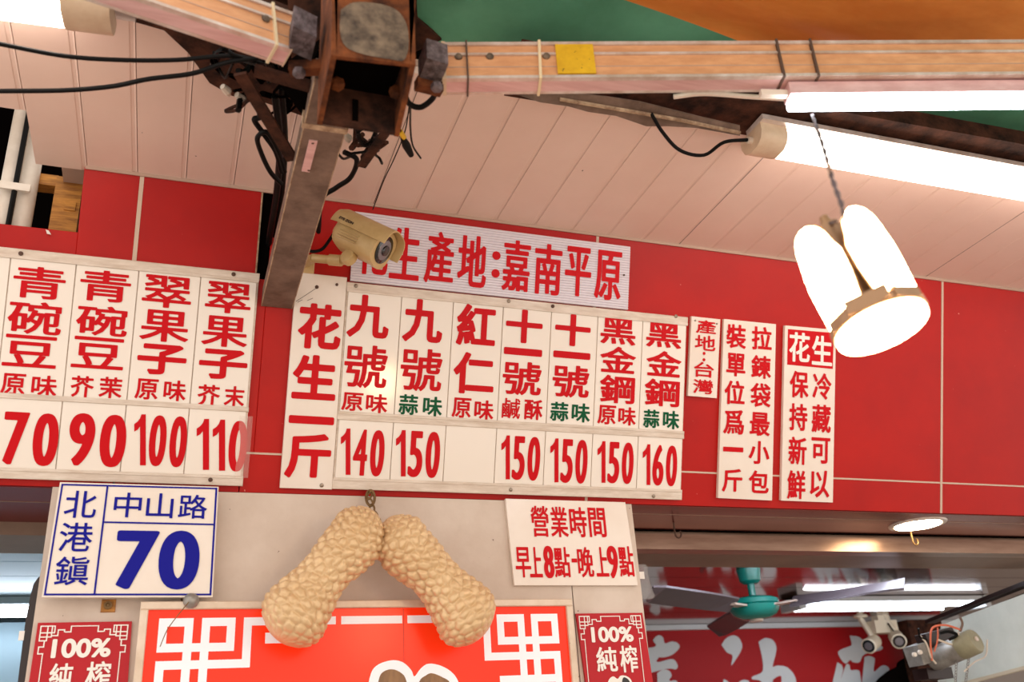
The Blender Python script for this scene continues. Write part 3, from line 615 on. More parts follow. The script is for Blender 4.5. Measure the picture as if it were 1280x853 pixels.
# ------------------------------------------------------------------ peanuts
def peanut(name, ax, rad, ctr, Yc, label, seed):
    rng = np.random.RandomState(seed)
    A, B = onY(*ax[0], Yc), onY(*ax[1], Yc)
    D = B-A; L = D.length; d = D.normalized(); nrm = Vector((0, -1, 0)); sd = d.cross(nrm).normalized()
    sc = (onY(401, 700, Yc)-onY(400, 700, Yc)).length
    ts = [p[0] for p in rad]; rs = [p[1]*sc for p in rad]; cs = [p[1]*sc for p in ctr]; ct = [p[0] for p in ctr]
    NU, NV = 190, 130
    # jittered cells in (u, theta)
    CU, CV = 17, 17
    gu_, gv_ = np.meshgrid(np.arange(-1, CU+1), np.arange(-2, CV+2), indexing='ij')
    jit = rng.uniform(-.27, .27, gu_.shape+(2,)); jit[:, :2] = jit[:, CV:CV+2]; jit[:, CV+2:] = jit[:, 2:4]
    pu = (gu_+.5+jit[..., 0]+.5*(gv_ % 2)); pv_ = (gv_+.5+jit[..., 1])
    pts = np.stack([pu.ravel(), pv_.ravel()], 1)
    U = np.linspace(0, 1, NU); Vv = np.linspace(0, 1, NV, endpoint=False)
    verts = []; H = np.zeros((NU, NV))
    for i, u in enumerate(U):
        q = np.stack([np.full(NV, u*CU), Vv*CV], 1)
        dd = np.sqrt(((q[:, None]-pts[None])**2).sum(2)); dd.sort(axis=1); H[i] = np.clip(dd[:, 1]-dd[:, 0], 0, .55)/.55
    H = np.sqrt(H)*.7+H*.3
    tt = (1-np.cos(U*math.pi))/2*.35+U*.65
    for i, u in enumerate(tt):
        endf = math.sqrt(max(0, 1-(1-min(u/.17, 1))**2))*math.sqrt(max(0, 1-(1-min((1-u)/.19, 1))**2))
        r0 = float(np.interp(u, ts, rs))*endf; c0 = float(np.interp(u, ct, cs))
        for j, th in enumerate(Vv*math.tau):
            fade = .55+.45*min(1, abs(1-u)/.3)
            r = r0-(1-H[i, j])*.0105*fade*min(1, endf*1.3)
            p = A+D*u+sd*(c0+r*math.cos(th))+nrm*(r*math.sin(th)); verts.append(p)
    fs = [(i*NV+j, i*NV+(j+1) % NV, (i+1)*NV+(j+1) % NV, (i+1)*NV+j) for i in range(NU-1) for j in range(NV)]
    t = thing(name, (A+B)/2, label, 'ornament', None)
    o = MB().add(verts, fs).obj('shell', 'gold', t, True); o.data.set_sharp_from_angle(angle=math.pi)
    return t
Yp = Y0-.14
radL = [(0, 30), (.12, 37), (.26, 38.5), (.38, 36), (.48, 32), (.58, 33), (.7, 39), (.82, 44), (.92, 45), (1, 42)]
pn1 = peanut('peanut_ornament', ((467, 640), (348, 801)), radL, [(0, 2), (.25, -3), (.5, 3), (.75, 4), (1, 0)], Yp, 'left giant golden peanut ornament, leaning down to the left on the cream wall', 3)
pn2 = peanut('peanut_ornament', ((482, 650), (603, 796)), radL, [(0, 0), (.25, 4), (.5, -2), (.75, -3), (1, 2)], Yp, 'right giant golden peanut ornament, leaning down to the right on the cream wall', 5)
for pn, (a, b) in ((pn1, ((336, 748), (348, 744))), (pn2, ((598, 750), (612, 744)))):
    pass
t = thing('brass_chain', onY(466, 640, Y0-.03), 'short brass chain holding the two golden peanuts on a nail', 'chain')
cp = [(463, 617), (460, 624), (464, 632), (466, 640), (470, 648), (474, 655), (478, 662)]
for i in range(len(cp)-1):
    a, b = onY(*cp[i], Y0-.04-.006*i), onY(*cp[i+1], Y0-.04-.006*(i+1)); d = (b-a); c = (a+b)/2; u = d.normalized(); s_ = u.cross(Vector((0, 1, 0) if i % 2 else (.7, .7, 0))).normalized()
    hl = d.length*.62; hw = .007
    ring = [c+u*hl*math.cos(k*math.tau/16)+s_*hw*math.sin(k*math.tau/16) for k in range(17)]
    MB().tube(ring, .0026, 6, False).obj('link', 'chain', t, True)
ring = [onY(463, 617, Y0-.035)+Vector((.014*math.sin(k*math.tau/16)*.8, 0, .02*math.cos(k*math.tau/16)-.012)) for k in range(17)]
MB().tube(ring, .0035, 6, False).obj('ring', 'chain', t, True)
MB().tube([onY(463, 615, Y0+.005), onY(463, 614.5, Y0-.05)], .003, 6).obj('nail', 'chain', t)
MB().tube(smoothpath([onY(474, 655, Y0-.08), onY(477, 664, Y0-.1), onY(468, 672, Yp)]), .003, 6).obj('tie_wire', 'chain', t)
MB().tube(smoothpath([onY(474, 655, Y0-.08), onY(479, 666, Y0-.1), onY(490, 674, Yp)]), .003, 6).obj('tie_wire', 'chain', t)
# ------------------------------------------------------------------ bullet camera on the wall
fb_ = FAS.pt(*FAS.xv(452, 300, .1), .1)
fr = atD(478, 312, 2.33); bk = atD(429, 289, 2.375)
ax_ = (fr-bk).normalized(); upv = Vector((0, 0, 1)); sx = ax_.cross(upv).normalized(); uz = sx.cross(ax_).normalized()
t = thing('security_camera', bk, 'beige bullet security camera on a wall arm in front of the banner', 'camera')
def sect(o, w, h, n=20, e=3.0):
    out = []
    for k in range(n):
        a = k*math.tau/n; ca, sa = math.cos(a), math.sin(a)
        out.append(o+sx*(math.copysign(abs(ca)**(2/e), ca)*w)+uz*(math.copysign(abs(sa)**(2/e), sa)*h))
    return out
def loft(name, secs, m, par, caps=True):
    n = len(secs[0]); mb = MB(); vs = [p for s_ in secs for p in s_]
    fs = [(i*n+k, i*n+(k+1) % n, (i+1)*n+(k+1) % n, (i+1)*n+k) for i in range(len(secs)-1) for k in range(n)]
    if caps: fs += [tuple(range(n))[::-1], tuple((len(secs)-1)*n+k for k in range(n))]
    return mb.add(vs, fs).obj(name, m, par, True)
Lc = (fr-bk).length
ws, hs = .045, .046
hb = loft('housing', [sect(bk-ax_*.012, ws*.55, hs*.5), sect(bk, ws*.85, hs*.85), sect(bk+ax_*.015, ws, hs)]+[sect(bk+ax_*(Lc-.01), ws*.97, hs*.97)], 'cctv', t)
for i in range(9):
    z = -.03+.0065*i
    for s_ in (1, -1):
        MB().bar(bk+ax_*.02+sx*s_*(ws-.0005)+uz*z, bk+ax_*(Lc*.62)+sx*s_*(ws-.0005)+uz*z, .003, .003, uz).obj('fin', 'cctv', hb)
def hood(r0, r1):
    return [(r0, r1)]
secs = []
arc = lambda o, k: [o+sx*(k*ws*math.copysign(abs(math.cos(a))**.7, math.cos(a)))+uz*(k*hs*abs(math.sin(a))**.7 if math.sin(a) >= 0 else -k*hs*.35) for a in [math.pi*j/16 for j in range(17)]]
mb = MB(); rows = []
for (o, k) in ((bk-ax_*.02, 1.02), (bk, 1.16), (fr+ax_*.0, 1.16), (fr+ax_*.026, 1.16)):
    rows.append(arc(o, k)+[p-(p-o)*.05 for p in arc(o, k)][::-1])
n = len(rows[0]); mb.add([p for r in rows for p in r], [(i*n+k, i*n+(k+1) % n, (i+1)*n+(k+1) % n, (i+1)*n+k) for i in range(3) for k in range(n)])
mb.add([p for p in rows[0]], [(k, k+1, n-2-k, n-1-k) for k in range(n//2-1)]); mb.add([p for p in rows[3]], [(k, k+1, n-2-k, n-1-k) for k in range(n//2-1)])
mb.obj('sun_shade', 'cctv', t, True)
hr = bk+ax_*(Lc-.01)
loft('front_bezel', [sect(hr, ws*1.05, hs*1.03), sect(hr+ax_*.014, ws*1.05, hs*1.03)], 'cctv', t)
MB().lathe(hr+ax_*.013, ax_, [(0, .036), (.003, .036), (.004, .034)], 28).obj('glass_front', 'glass', t, True)
MB().lathe(hr+ax_*.017, ax_, [(0, .026), (.001, .025), (.0012, .016), (.0015, .015)], 28).obj('led_ring', 'lensring', t, True)
MB().lathe(hr+ax_*.018, ax_, [(0, .014), (.004, .013), (.005, .008)], 20).obj('lens', 'glass', t, True)
wb = FAS.pt(*FAS.xv(383, 330, .0), 0); kn = atD(436, 326, 2.37)
MB().tube([kn+Vector((0, 0, 0)), atD(414, 325, 2.38), atD(392, 323, 2.4)], .011, 14).obj('arm', 'cctv', t, True)
MB().tube([atD(427, 326, 2.37), atD(412, 325, 2.38)], .0145, 14).obj('arm_collar', 'cctv', t, True)
MB().tube([atD(392, 323, 2.4), FAS.pt(*FAS.xv(380, 330, 0), .002)], .012, 14).obj('arm', 'cctv', t, True)
c = FAS.pt(*FAS.xv(379, 335, 0), 0); MB().slab(FAS, c.x-.02, c.x+.028, FAS.xv(379, 350)[1], FAS.xv(379, 318)[1], 0, .008, .002).obj('base_plate', 'cctv', t)
MB().lathe(atD(436, 322, 2.33), sx*-1+ax_*.3, [(-.012, .012), (-.01, .019), (.01, .019), (.012, .012)], 18).obj('knuckle', 'cctv', t, True)
MB().tube(smoothpath([bk-ax_*.02, atD(412, 300, 2.45), atD(402, 312, 2.45), atD(388, 314, 2.46), FAS.pt(*FAS.xv(376, 306, 0), .01)]), .0045, 8).obj('cable', 'black', t, True)
mb = MB(); o_ = bk+ax_*.026+uz*(hs*.26)+sx*(ws*1.19)
for pl in dilated('EYE ZON', 200, 26, 2.2, 1.6): mb.add([o_+ax_*(a*.00022)+uz*(b*.00028) for a, b in pl], [tuple(range(len(pl)))])
mb.obj('lettering', 'greyprint', t, norm=False)
# ================================================================== STEEL ARM, BRACKET, BEAMS
ZB = 2.72
# strut from wall to bracket
a0 = FAS.pt(.213, FAS.xv(345, 388)[1]-.0, 0); ya, yb = a0.y+.012, 1.33
t = thing('steel_strut', (.213, ya, ZB), 'worn grey-brown square steel strut running from the red wall out to the rusty bracket', 'strut')
mb = MB(); mb.box(.174, .252, yb, ya-.02, ZB, ZB+.045).obj('tube_body', 'strut', t)
mb = MB()
for x in (.1735, .2505): mb.box(x, x+.002, yb, ya-.02, ZB-.0006, ZB+.006)
mb.obj('worn_edges', 'edgecream', t)
p, q_ = onZ(391, 178, ZB), onZ(386, 212, ZB)
lb_ = MB().box(p.x-.008, p.x+.008, min(p.y, q_.y)-.008, max(p.y, q_.y)+.006, ZB-.0025, ZB); lb_.obj('label_plate', 'pink', t)
for a in (p, q_): MB().lathe(a+Vector((0, 0, -.0025)), (0, 0, -1), [(0, .003), (.001, .002)], 8).obj('rivet', 'hole', t)
MB().box(.17, .256, 1.46, 1.475, ZB-.001, ZB+.04).obj('weld_collar', 'edgecream', t)
# bracket
yf, yk = 1.17, 1.3
def bz(px, py, Y): return onY(px, py, Y)
t = thing('awning_bracket', (.3, 1.25, ZB), 'rusty steel channel bracket with a grey worn patch joining the two awning rails', 'bracket')
tl, tr, br, bl = bz(417, -30, yf), bz(522, -28, yf), bz(513, 80, yf), bz(421, 70, yf)
mb = MB(); mb.hexa([bl, br, br+Vector((0, .008, 0)), bl+Vector((0, .008, 0))], [tl, tr, tr+Vector((0, .008, 0)), tl+Vector((0, .008, 0))]); mb.obj('front_plate', 'rust', t)
pp = yplane(yf-.0015); mb = MB(); blob(pp, [(426, 12), (442, 3), (470, 4), (495, 12), (508, 30), (511, 55), (505, 75), (488, 74), (455, 68), (432, 58), (425, 38)], 0, mb); flat(mb, 'worn_patch', 'patch', t)
kl, kr = bz(404, 152, yk), bz(494, 166, yk)
mb = MB(); mb.hexa([kl, kr, kr+Vector((0, .008, 0)), kl+Vector((0, .008, 0))], [kl+Vector((.0, 0, .3)), kr+Vector((0, 0, .3)), kr+Vector((0, .008, .3)), kl+Vector((0, .008, .3))]); mb.obj('back_plate', 'rustdark', t)
for nm, f_, k_ in (('left_web', bl, kl), ('right_web', br, kr)):
    s_ = Vector((-.009 if nm[0] == 'l' else .009, 0, 0)); f0 = f_.copy(); k0 = k_.copy(); up = Vector((0, 0, .3))
    mb = MB(); mb.hexa([f0, k0+Vector((0, .01, 0)), k0+s_+Vector((0, .01, 0)), f0+s_], [f0+up, k0+up, k0+up+s_, f0+up+s_]); mb.obj('side_web', 'rust', t)
p = bz(444, 138, yk-.001); MB().box(p.x-.005, p.x+.005, yk-.003, yk-.0005, p.z-.022, p.z+.022).obj('slot', 'void', t)
MB().box(bl.x+.003, br.x-.003, yf+.01, yk-.002, bl.z+.045, bl.z+.05).obj('light_block_plate', 'void', t)  # black plate added to block light, so the channel reads dark inside
for a in ((421, 108), (494, 118)):
    p = bz(*a, yk-.03); MB().lathe(p, (0, -1, 0), [(0, .012), (.012, .012), (.014, .008)], 6).obj('bolt', 'rust', t)
for (a, b) in (((363, 18), (393, 74)), ((525, 52), (557, 112))):
    p, q_ = onZ(a[0], a[1], ZB+.03), onZ(b[0], b[1], ZB); c = (p+q_)/2
    mb = MB(); mb.obox(c+Vector((0, 0, .008)), Vector((.02, .003 if a[0] > 400 else .008, 0)), Vector((0, .03, 0)), Vector((0, 0, .022))); o = mb.obj('end_casting', 'cast', t)
for a, b in (((362, 86), (402, 84)), ((520, 104), (552, 112))):
    p, q_ = onZ(*a, ZB-.005), onZ(*b, ZB-.005); MB().bar(p, q_, .02, .02).obj('pin_lug', 'rust', t)
    MB().lathe(onZ(a[0]+12 if a[0] < 400 else b[0]-6, a[1]+2, ZB-.015), (0, 0, -1), [(0, .011), (.01, .011), (.012, .007)], 6).obj('bolt', 'cast', t)
# brace bars
for a, b, w_ in (((300, 92), (366, 200), .024), ((452, 208), (500, 140), .018), ((318, 88), (402, 112), .03)):
    MB().bar(onZ(*a, ZB+.05), onZ(*b, ZB+.03), w_, .006).obj('brace_bar', 'rustdark', t)
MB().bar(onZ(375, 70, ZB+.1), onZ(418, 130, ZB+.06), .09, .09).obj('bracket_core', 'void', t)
MB().bar(onZ(385, -10, ZB+.22), onZ(390, 75, ZB+.12), .07, .05).obj('brace_bar', 'rustdark', t)
# aluminium awning rails
def rail(label, A, B, H, D, away, fix):
    d = (B-A).normalized(); bkv = Vector((-d.y, d.x, 0)); bkv = bkv.normalized()
    if bkv.y < 0: bkv = -bkv
    up = Vector((0, 0, 1))
    t = thing('awning_rail', A, label, 'awning rail')
    def bx(nm, m, y0, y1, z0, z1, s0=0, s1=1):
        L = B-A; p0, p1 = A+L*s0, A+L*s1
        q = lambda p: [p+bkv*y0+up*z0, p+bkv*y1+up*z0, p+bkv*y1+up*z1, p+bkv*y0+up*z1]
        mb = MB(); mb.add(q(p0)+q(p1), [(0, 1, 2, 3), (7, 6, 5, 4), (0, 4, 5, 1), (1, 5, 6, 2), (2, 6, 7, 3), (3, 7, 4, 0)])
        return mb.obj(nm, m, t)
    bx('rail_body', 'tan', .004, D-.003, .004, H-.002)
    bx('under_face', 'pink', .004, D-.004, 0.001, .006)
    for z0, z1, nm in ((0, .006, 'rib'), (H-.007, H, 'rib'), (H*.64, H*.64+.005, 'rib')): bx(nm, 'alu', 0, .01, z0, z1)
    bx('rib', 'alu', D-.006, D, 0, .006)
    bx('groove_line', 'groove', .0032, .006, H*.33, H*.33+.0016); bx('groove_line', 'groove', .0032, .006, .0065, .0085)
    bx('end_cap', 'beige', -.001, D+.001, -.001, H+.001, -.006, 0)
    def onface(s, z): return A+(B-A)*s+up*z
    for s, z in fix: MB().lathe(onface(s, z)+bkv*.004, -bkv, [(0, .0072), (.003, .0072), (.005, .004)], 14).obj('bolt', 'patch', t, True)
    return t, onface, bkv, up, bx
Ar, Br = onZ(558, 98, ZB), onZ(1345, 92, ZB)
tR, onf, bkv, up, bxR = rail('long tan aluminium awning rail with yellow tape, running to the right', Ar, Br, .083, .045, 1, ((.02, .052), (.068, .052), (.155, .052), (.16, -1))[:3])
# tape and ties
LR = (Br-Ar).length
def wrap(name, m, s0, s1, H, D, parent, A, B, bk_, skew=0, lab=None, th=.001):
    L = B-A; up = Vector((0, 0, 1)); mb = MB(); o = th
    def ring(s, k): 
        p = A+L*s; return [p-bk_*o-up*o, p+bk_*(D+o)-up*o, p+bk_*(D+o)+up*(H+o)+L*skew*1, p-bk_*o+up*(H+o)+L*skew]
    mb.add(ring(s0, 0)+ring(s1, 0), [(0, 1, 2, 3), (7, 6, 5, 4), (0, 4, 5, 1), (1, 5, 6, 2), (2, 6, 7, 3), (3, 7, 4, 0)]); return mb.obj(name, m, parent)
sR = lambda px: (onZ(px, 98-(px-558)*.0076, ZB)-Ar).dot((Br-Ar))/(LR*LR)
L = Br-Ar; up = Vector((0, 0, 1))
s0, s1 = sR(698), sR(746)
mb = MB(); mb.add([Ar+L*s0-bkv*.001+up*.009, Ar+L*s1-bkv*.001+up*.009, Ar+L*s1-bkv*.001+up*.076, Ar+L*s0-bkv*.001+up*.076, Ar+L*s0+bkv*.003+up*.009, Ar+L*s1+bkv*.003+up*.009, Ar+L*s1+bkv*.003+up*.076, Ar+L*s0+bkv*.003+up*.076], [(0, 1, 2, 3), (7, 6, 5, 4), (0, 4, 5, 1), (1, 5, 6, 2), (2, 6, 7, 3), (3, 7, 4, 0)]).obj('yellow_tape', 'yellow', tR)
for px, m_, w_ in ((584, 'tied', .003), (674, 'tie', .005), (979, 'tied', .004), (1022, 'tied', .004)):
    s = sR(px); wrap('tie', m_, s, s+w_/LR, .083, .045, tR, Ar, Br, bkv, .003 if m_ == 'tie' else 0, th=.0025)
Al, Bl = onZ(364, 62, ZB), onZ(60, -42, ZB)
tL, onf2, bk2, up2, bxL = rail('tan aluminium awning rail crossing the upper left corner', Al, Bl, .083, .045, 1, ((.12, .05), (.42, .05)))
LL = (Bl-Al).length; wrap('tie', 'tie', .06, .06+.0045/LL, .083, .045, tL, Al, Bl, bk2, .03, th=.003)
# rust steel beam along the ceiling edge
t = thing('steel_beam', onZ(960, 150, 3.02), 'rusty dark steel beam behind the tubes along the ceiling edge', 'beam')
A, B = onZ(640, 116, 3.0), onZ(1420, 210, 3.0)
MB().bar(Vector((.64, 1.55, 3.03)), Vector((3.1, 1.50, 3.03)), .14, .045).obj('beam_body', 'rustdark', t)
MB().bar(Vector((1.3, 1.626, 3.004)), Vector((2.2, 1.62, 3.004)), .02, .03).obj('beam_flange', 'rust', t)
MB().bar(Vector((-.9, 1.52, 3.04)), Vector((.3, 1.52, 3.04)), .12, .05).obj('beam_body', 'rustdark', t)
# peeling torn sheet at the ceiling edge
t = thing('torn_flashing', onZ(760, 140, 2.99), 'torn grey-brown flashing strip peeling along the ceiling edge', 'flashing')
mb = MB(); up_ = [(640, 112), (680, 113), (720, 118), (760, 122), (800, 128), (840, 138), (880, 148), (925, 158)]; lo = [(645, 118), (675, 128), (710, 133), (735, 140), (770, 145), (808, 158), (835, 158), (870, 160), (925, 170)]
us = [onZ(*p, 2.985) for p in up_]+[onZ(925, 160, 2.985)]; ls = [onZ(*p, 2.97) for p in lo]
k = len(us); th = Vector((0, 0, .004)); mb.add(us+ls+[p+th for p in us]+[p+th for p in ls], [(i, i+1, k+i+1, k+i) for i in range(k-1)]+[(2*k+i, 2*k+i+1, 3*k+i+1, 3*k+i) for i in range(k-1)]+[(k+i, k+i+1, 3*k+i+1, 3*k+i) for i in range(k-1)]+[(i, i+1, 2*k+i+1, 2*k+i) for i in range(k-1)]); mb.obj('torn_sheet', 'strut', t)
MB().tube([onZ(700, 124, 2.975), onZ(770, 136, 2.975), onZ(850, 150, 2.975), onZ(925, 166, 2.975)], .005, 6).obj('edge_bead', 'edgecream', t)
MB().tube(smoothpath([onZ(842, 121, 2.9), onZ(880, 117, 2.9), onZ(940, 121, 2.88), onZ(990, 124, 2.84)]), .0055, 8).obj('white_cord', 'pipe', t, True)
# canopies
def sheet(name, m, pts, z, label, amp=.01, freq=20, cat='canopy', dirx=True, th=.004):
    # pts quad (x,y) ; grid with waves
    a, b, c, d = [Vector((p[0], p[1], p[2] if len(p) > 2 else z)) for p in pts]; NX, NY = 60, 24; vs = []
    for k in (0, th):
        for i in range(NX+1):
            for j in range(NY+1):
                s, r = i/NX, j/NY; p = (a*(1-s)+b*s)*(1-r)+(d*(1-s)+c*s)*r
                p.z += amp*math.sin((s if dirx else r)*freq+1.5*math.sin(r*3+s*2))+k; vs.append(p)
    n = NY+1; N = (NX+1)*n
    fs = [(i*n+j, (i+1)*n+j, (i+1)*n+j+1, i*n+j+1) for i in range(NX) for j in range(NY)]
    fs = fs+[tuple(N+q for q in f)[::-1] for f in fs]
    for i in range(NX): fs += [(i*n, (i+1)*n, N+(i+1)*n, N+i*n), (i*n+NY, (i+1)*n+NY, N+(i+1)*n+NY, N+i*n+NY)]
    for j in range(NY): fs += [(j, j+1, N+j+1, N+j), (NX*n+j, NX*n+j+1, N+NX*n+j+1, N+NX*n+j)]
    o = MB().add(vs, fs).obj(name, m, None, True); return tag(o, label, cat)
sheet('green_roof_sheet', 'gcan', ((.25, .2), (4, .2), (4, 1.62), (.25, 1.62)), 3.13, 'green roof sheet above the tan rail and steel beam', .006, 170, 'roof sheet')
e0, e1 = onZ(700, -8, 2.88), onZ(900, 56, 2.88)
dd = (e1-e0); A = e0-dd*1.4; B = e1+dd*.25
sheet('orange_canopy', 'ocan', ((A.x, A.y), (A.x+2.2, A.y-.3), (B.x+2.2, B.y+.0), (B.x, B.y)), 2.9, 'orange canvas awning cloth spread over the upper right corner', .018, 9, 'awning')
# ================================================================== LAMPS
# batten lamp right (ceiling edge)
def batten(name, a, b, label, capw, wd=.085):
    A, B = Vector(a), Vector(b); d = (B-A).normalized(); sd = Vector((-d.y, d.x, 0)).normalized(); up = Vector((0, 0, 1))
    if sd.y < 0: sd = -sd
    t = thing(name, A, label, 'lamp')
    def lof(nm, m, s0, s1, w_, h_, z0=0):
        pr = [(-w_/2, z0), (-w_/2*1.0, z0-h_*.45), (-w_/2*.8, z0-h_*.8), (-w_/2*.4, z0-h_), (w_/2*.4, z0-h_), (w_/2*.8, z0-h_*.8), (w_/2, z0-h_*.45), (w_/2, z0)]
        P0, P1 = A+(B-A)*s0, A+(B-A)*s1; k = len(pr)
        mb = MB(); mb.add([P+sd*x+up*z for P in (P0, P1) for x, z in pr], [(i, (i+1) % k, k+(i+1) % k, k+i) for i in range(k)]+[tuple(range(k)), tuple(range(k, 2*k))[::-1]])
        return mb.obj(nm, m, t, True)
    L = (B-A).length
    lof('lit_diffuser', 'tube', capw/L, 1, wd, .05)
    lof('end_cap', 'beige', 0, capw/L, wd+.004, .053)
    mb = MB(); mb.bar(A+up*.006-sd*.022, B+up*.006-sd*.022, wd*.85, .014); mb.obj('mount_channel', 'alu', t)
    return t, d, sd
a = onZ(940, 178, 2.955); b = onZ(1420, 262, 2.955)
t, d, sd = batten('batten_lamp', (a.x, a.y, 2.985), (b.x, b.y, 2.985), 'wide lit batten lamp with beige end cap on the ceiling edge, right', .075)
MB().tube([a+Vector((-.012, 0, .005)), a+Vector((.004, 0, .005))], .009, 10).obj('cable_gland', 'pipe', t, True)
MB().tube(smoothpath([a+Vector((-.012, 0, .005)), onZ(905, 178, 2.95), onZ(880, 194, 2.94), onZ(850, 188, 2.94), onZ(828, 165, 2.95), onZ(814, 142, 2.975)]), .0045, 8).obj('cable', 'black', t, True)
a = onZ(138, 28, 2.93); b = onZ(-150, -52, 2.93)
a = onZ(140, 20, 2.955); b = onZ(-160, -20, 2.955)
t, d, sd = batten('batten_lamp', (a.x, a.y, 2.985), (b.x, b.y, 2.985), 'wide lit batten lamp with beige end cap in the upper left corner', .085, .1)
# narrow tube under the right rail
s0 = sR(988); A = Ar+L*s0+bkv*.03+up*-.004; B = Br+bkv*.03+up*-.004
t = thing('tube_lamp', A, 'slim lit fluorescent tube strapped under the right awning rail', 'lamp')
MB().bar(A+up*-.012, B+up*-.012, .034, .026).obj('channel', 'pink', t)
MB().tube([A+up*-.038, B+up*-.038], .0125, 14).obj('tube', 'tubec', t, True)
MB().bar(A+up*-.012-(B-A).normalized()*.05+bkv*0, A+up*-.014, .012, .012).obj('cord_joint', 'pipe', t)
# pendant
DP = 1.16
cD = atD(1103, 411, DP)
axc = R3 @ Vector((-.264*.85, .965*.85, -.52)); axc.normalize()
t = thing('pendant_lamp', cD, 'glowing folding-leaf pendant lamp with round bottom disc, hanging on a twisted cord', 'lamp')
e1_ = axc.cross(R3 @ Vector((0, 0, 1))).normalized(); e2_ = axc.cross(e1_).normalized()   # e1 sideways, e2
rD = .0585
MB().lathe(cD, axc, [(-.004, rD*.75), (-.002, rD*.97), (.004, rD*.98)], 48).obj('lit_disc', 'pend', t, True)
MB().lathe(cD+axc*.0045, axc, [(0, rD*1.0), (.002, rD*1.03), (.012, rD*1.02), (.014, rD*.9), (.03, .03), (.04, .02)], 48).obj('rim', 'bronze', t, True)
MB().lathe(cD+axc*.03, axc, [(0, .022), (.06, .018), (.09, .014), (.1, .016), (.135, .016), (.14, .006)], 24).obj('core', 'bronze', t, True)
tovw = (CAM-cD); tovw = (tovw-axc*tovw.dot(axc)).normalized(); perp = axc.cross(tovw).normalized()
MB().obox(cD+axc*.017+tovw*.053, perp*.026, tovw*.006, axc*.009).obj('front_clip', 'bronze', t)
for k in range(4):
    an = math.radians(50+90*k); rd = tovw*math.cos(an)+perp*math.sin(an); tg = axc.cross(rd).normalized()
    hw = .0345; LN = .138; base_ = cD+axc*.016+rd*.046
    out = []
    N1 = 16
    outline = [(-hw*.80, 0), (hw*.80, 0), (hw*.97, LN*.35), (hw, LN*.6)]+[(hw*.86*math.cos(q)**.7 if math.cos(q) > 1e-6 else 0, LN*.62+LN*.38*math.sin(q)) for q in [math.pi/2*j/6 for j in range(1, 7)]]
    outline = outline+[(-x, z) for x, z in outline[2:-1][::-1]]
    def pet(rad_, sh, zsh=0): return [base_+rd*(rad_-.000)-rd*(x*x*5.0)+tg*(x*sh)+axc*(z*sh+zsh) for x, z in outline]
    kk = len(outline)
    mb = MB(); mb.add(pet(.0, 1)+pet(.007, 1)+pet(.011, .9, .006), [tuple(range(kk))[::-1], tuple(range(2*kk, 3*kk))]+[(i, (i+1) % kk, kk+(i+1) % kk, kk+i) for i in range(kk)]+[(kk+i, kk+(i+1) % kk, 2*kk+(i+1) % kk, 2*kk+i) for i in range(kk)])
    pm = mb.obj('lit_leaf', 'pend', t, True)
    mb = MB(); mb.add([p-rd*.0035 for p in pet(0, 1.0)]+[p-rd*.0005 for p in pet(0, 1.02, -.001)], [tuple(range(kk))[::-1], tuple(range(kk, 2*kk))]+[(i, (i+1) % kk, kk+(i+1) % kk, kk+i) for i in range(kk)]).obj('leaf_back', 'bronze', t)
    MB().obox(cD+axc*.014+rd*.055, tg*.02, rd*.004, axc*.007).obj('hinge', 'bronze', t)
top = cD+axc*.17
cord = smoothpath([top, atD(1054, 270, DP*1.01), atD(1040, 222, DP*1.03), atD(1028, 180, DP*1.06), onZ(1015, 143, ZB-.045)], 8)
for ph in (0, math.pi):
    pts = []
    cc_ = smoothpath(cord, 3)
    for i, p in enumerate(cc_): pts.append(p+Vector((math.cos(i*.55+ph), math.sin(i*.55+ph), 0))*.0016)
    MB().tube(pts, .0018, 6).obj('twisted_cord', 'cast', t, True)
MB().tube([top-axc*.02, top+axc*.012], [.012, .006], 12).obj('socket_cap', 'bronze', t, True)
# downlight in the soffit
c = onZ(1147, 655, ZS); t = thing('downlight', c, 'round lit recessed downlight in the brown steel soffit', 'lamp')
MB().lathe(c+Vector((0, 0, .0)), (0, 0, -1), [(0, .096), (.005, .094), (.007, .085), (.003, .075), (.002, .07)], 40).obj('trim_ring', 'alu', t, True)
MB().lathe(c+Vector((0, 0, -.003)), (0, 0, -1), [(0, .078), (.004, .076)], 40).obj('lit_lens', 'spotm', t, True)
# hooks
def hook(pa, Y, lab, m='chain'):
    p = onY(*pa, Y); t = thing('ceiling_hook', p, lab, 'hook')
    pts = [p+Vector((0, 0, .03)), p, p+Vector((0, 0, -.01))]+[p+Vector((.011-.011*math.cos(a), 0, -.014-.013*math.sin(a))) for a in [math.pi*j/8*1.25 for j in range(0, 9)]]
    MB().tube(pts, .0028, 8).obj('hook_wire', m, t, True); MB().lathe(p+Vector((0, 0, .028)), (0, 0, -1), [(0, .008), (.004, .008)], 12).obj('hook_base', m, t)
hook((843, 662), 2.6, 'dark bent metal hook under the brown soffit, right of the hours sign', 'hole')
hook((1140, 672), 2.62, 'small brass hook hanging below the round downlight')
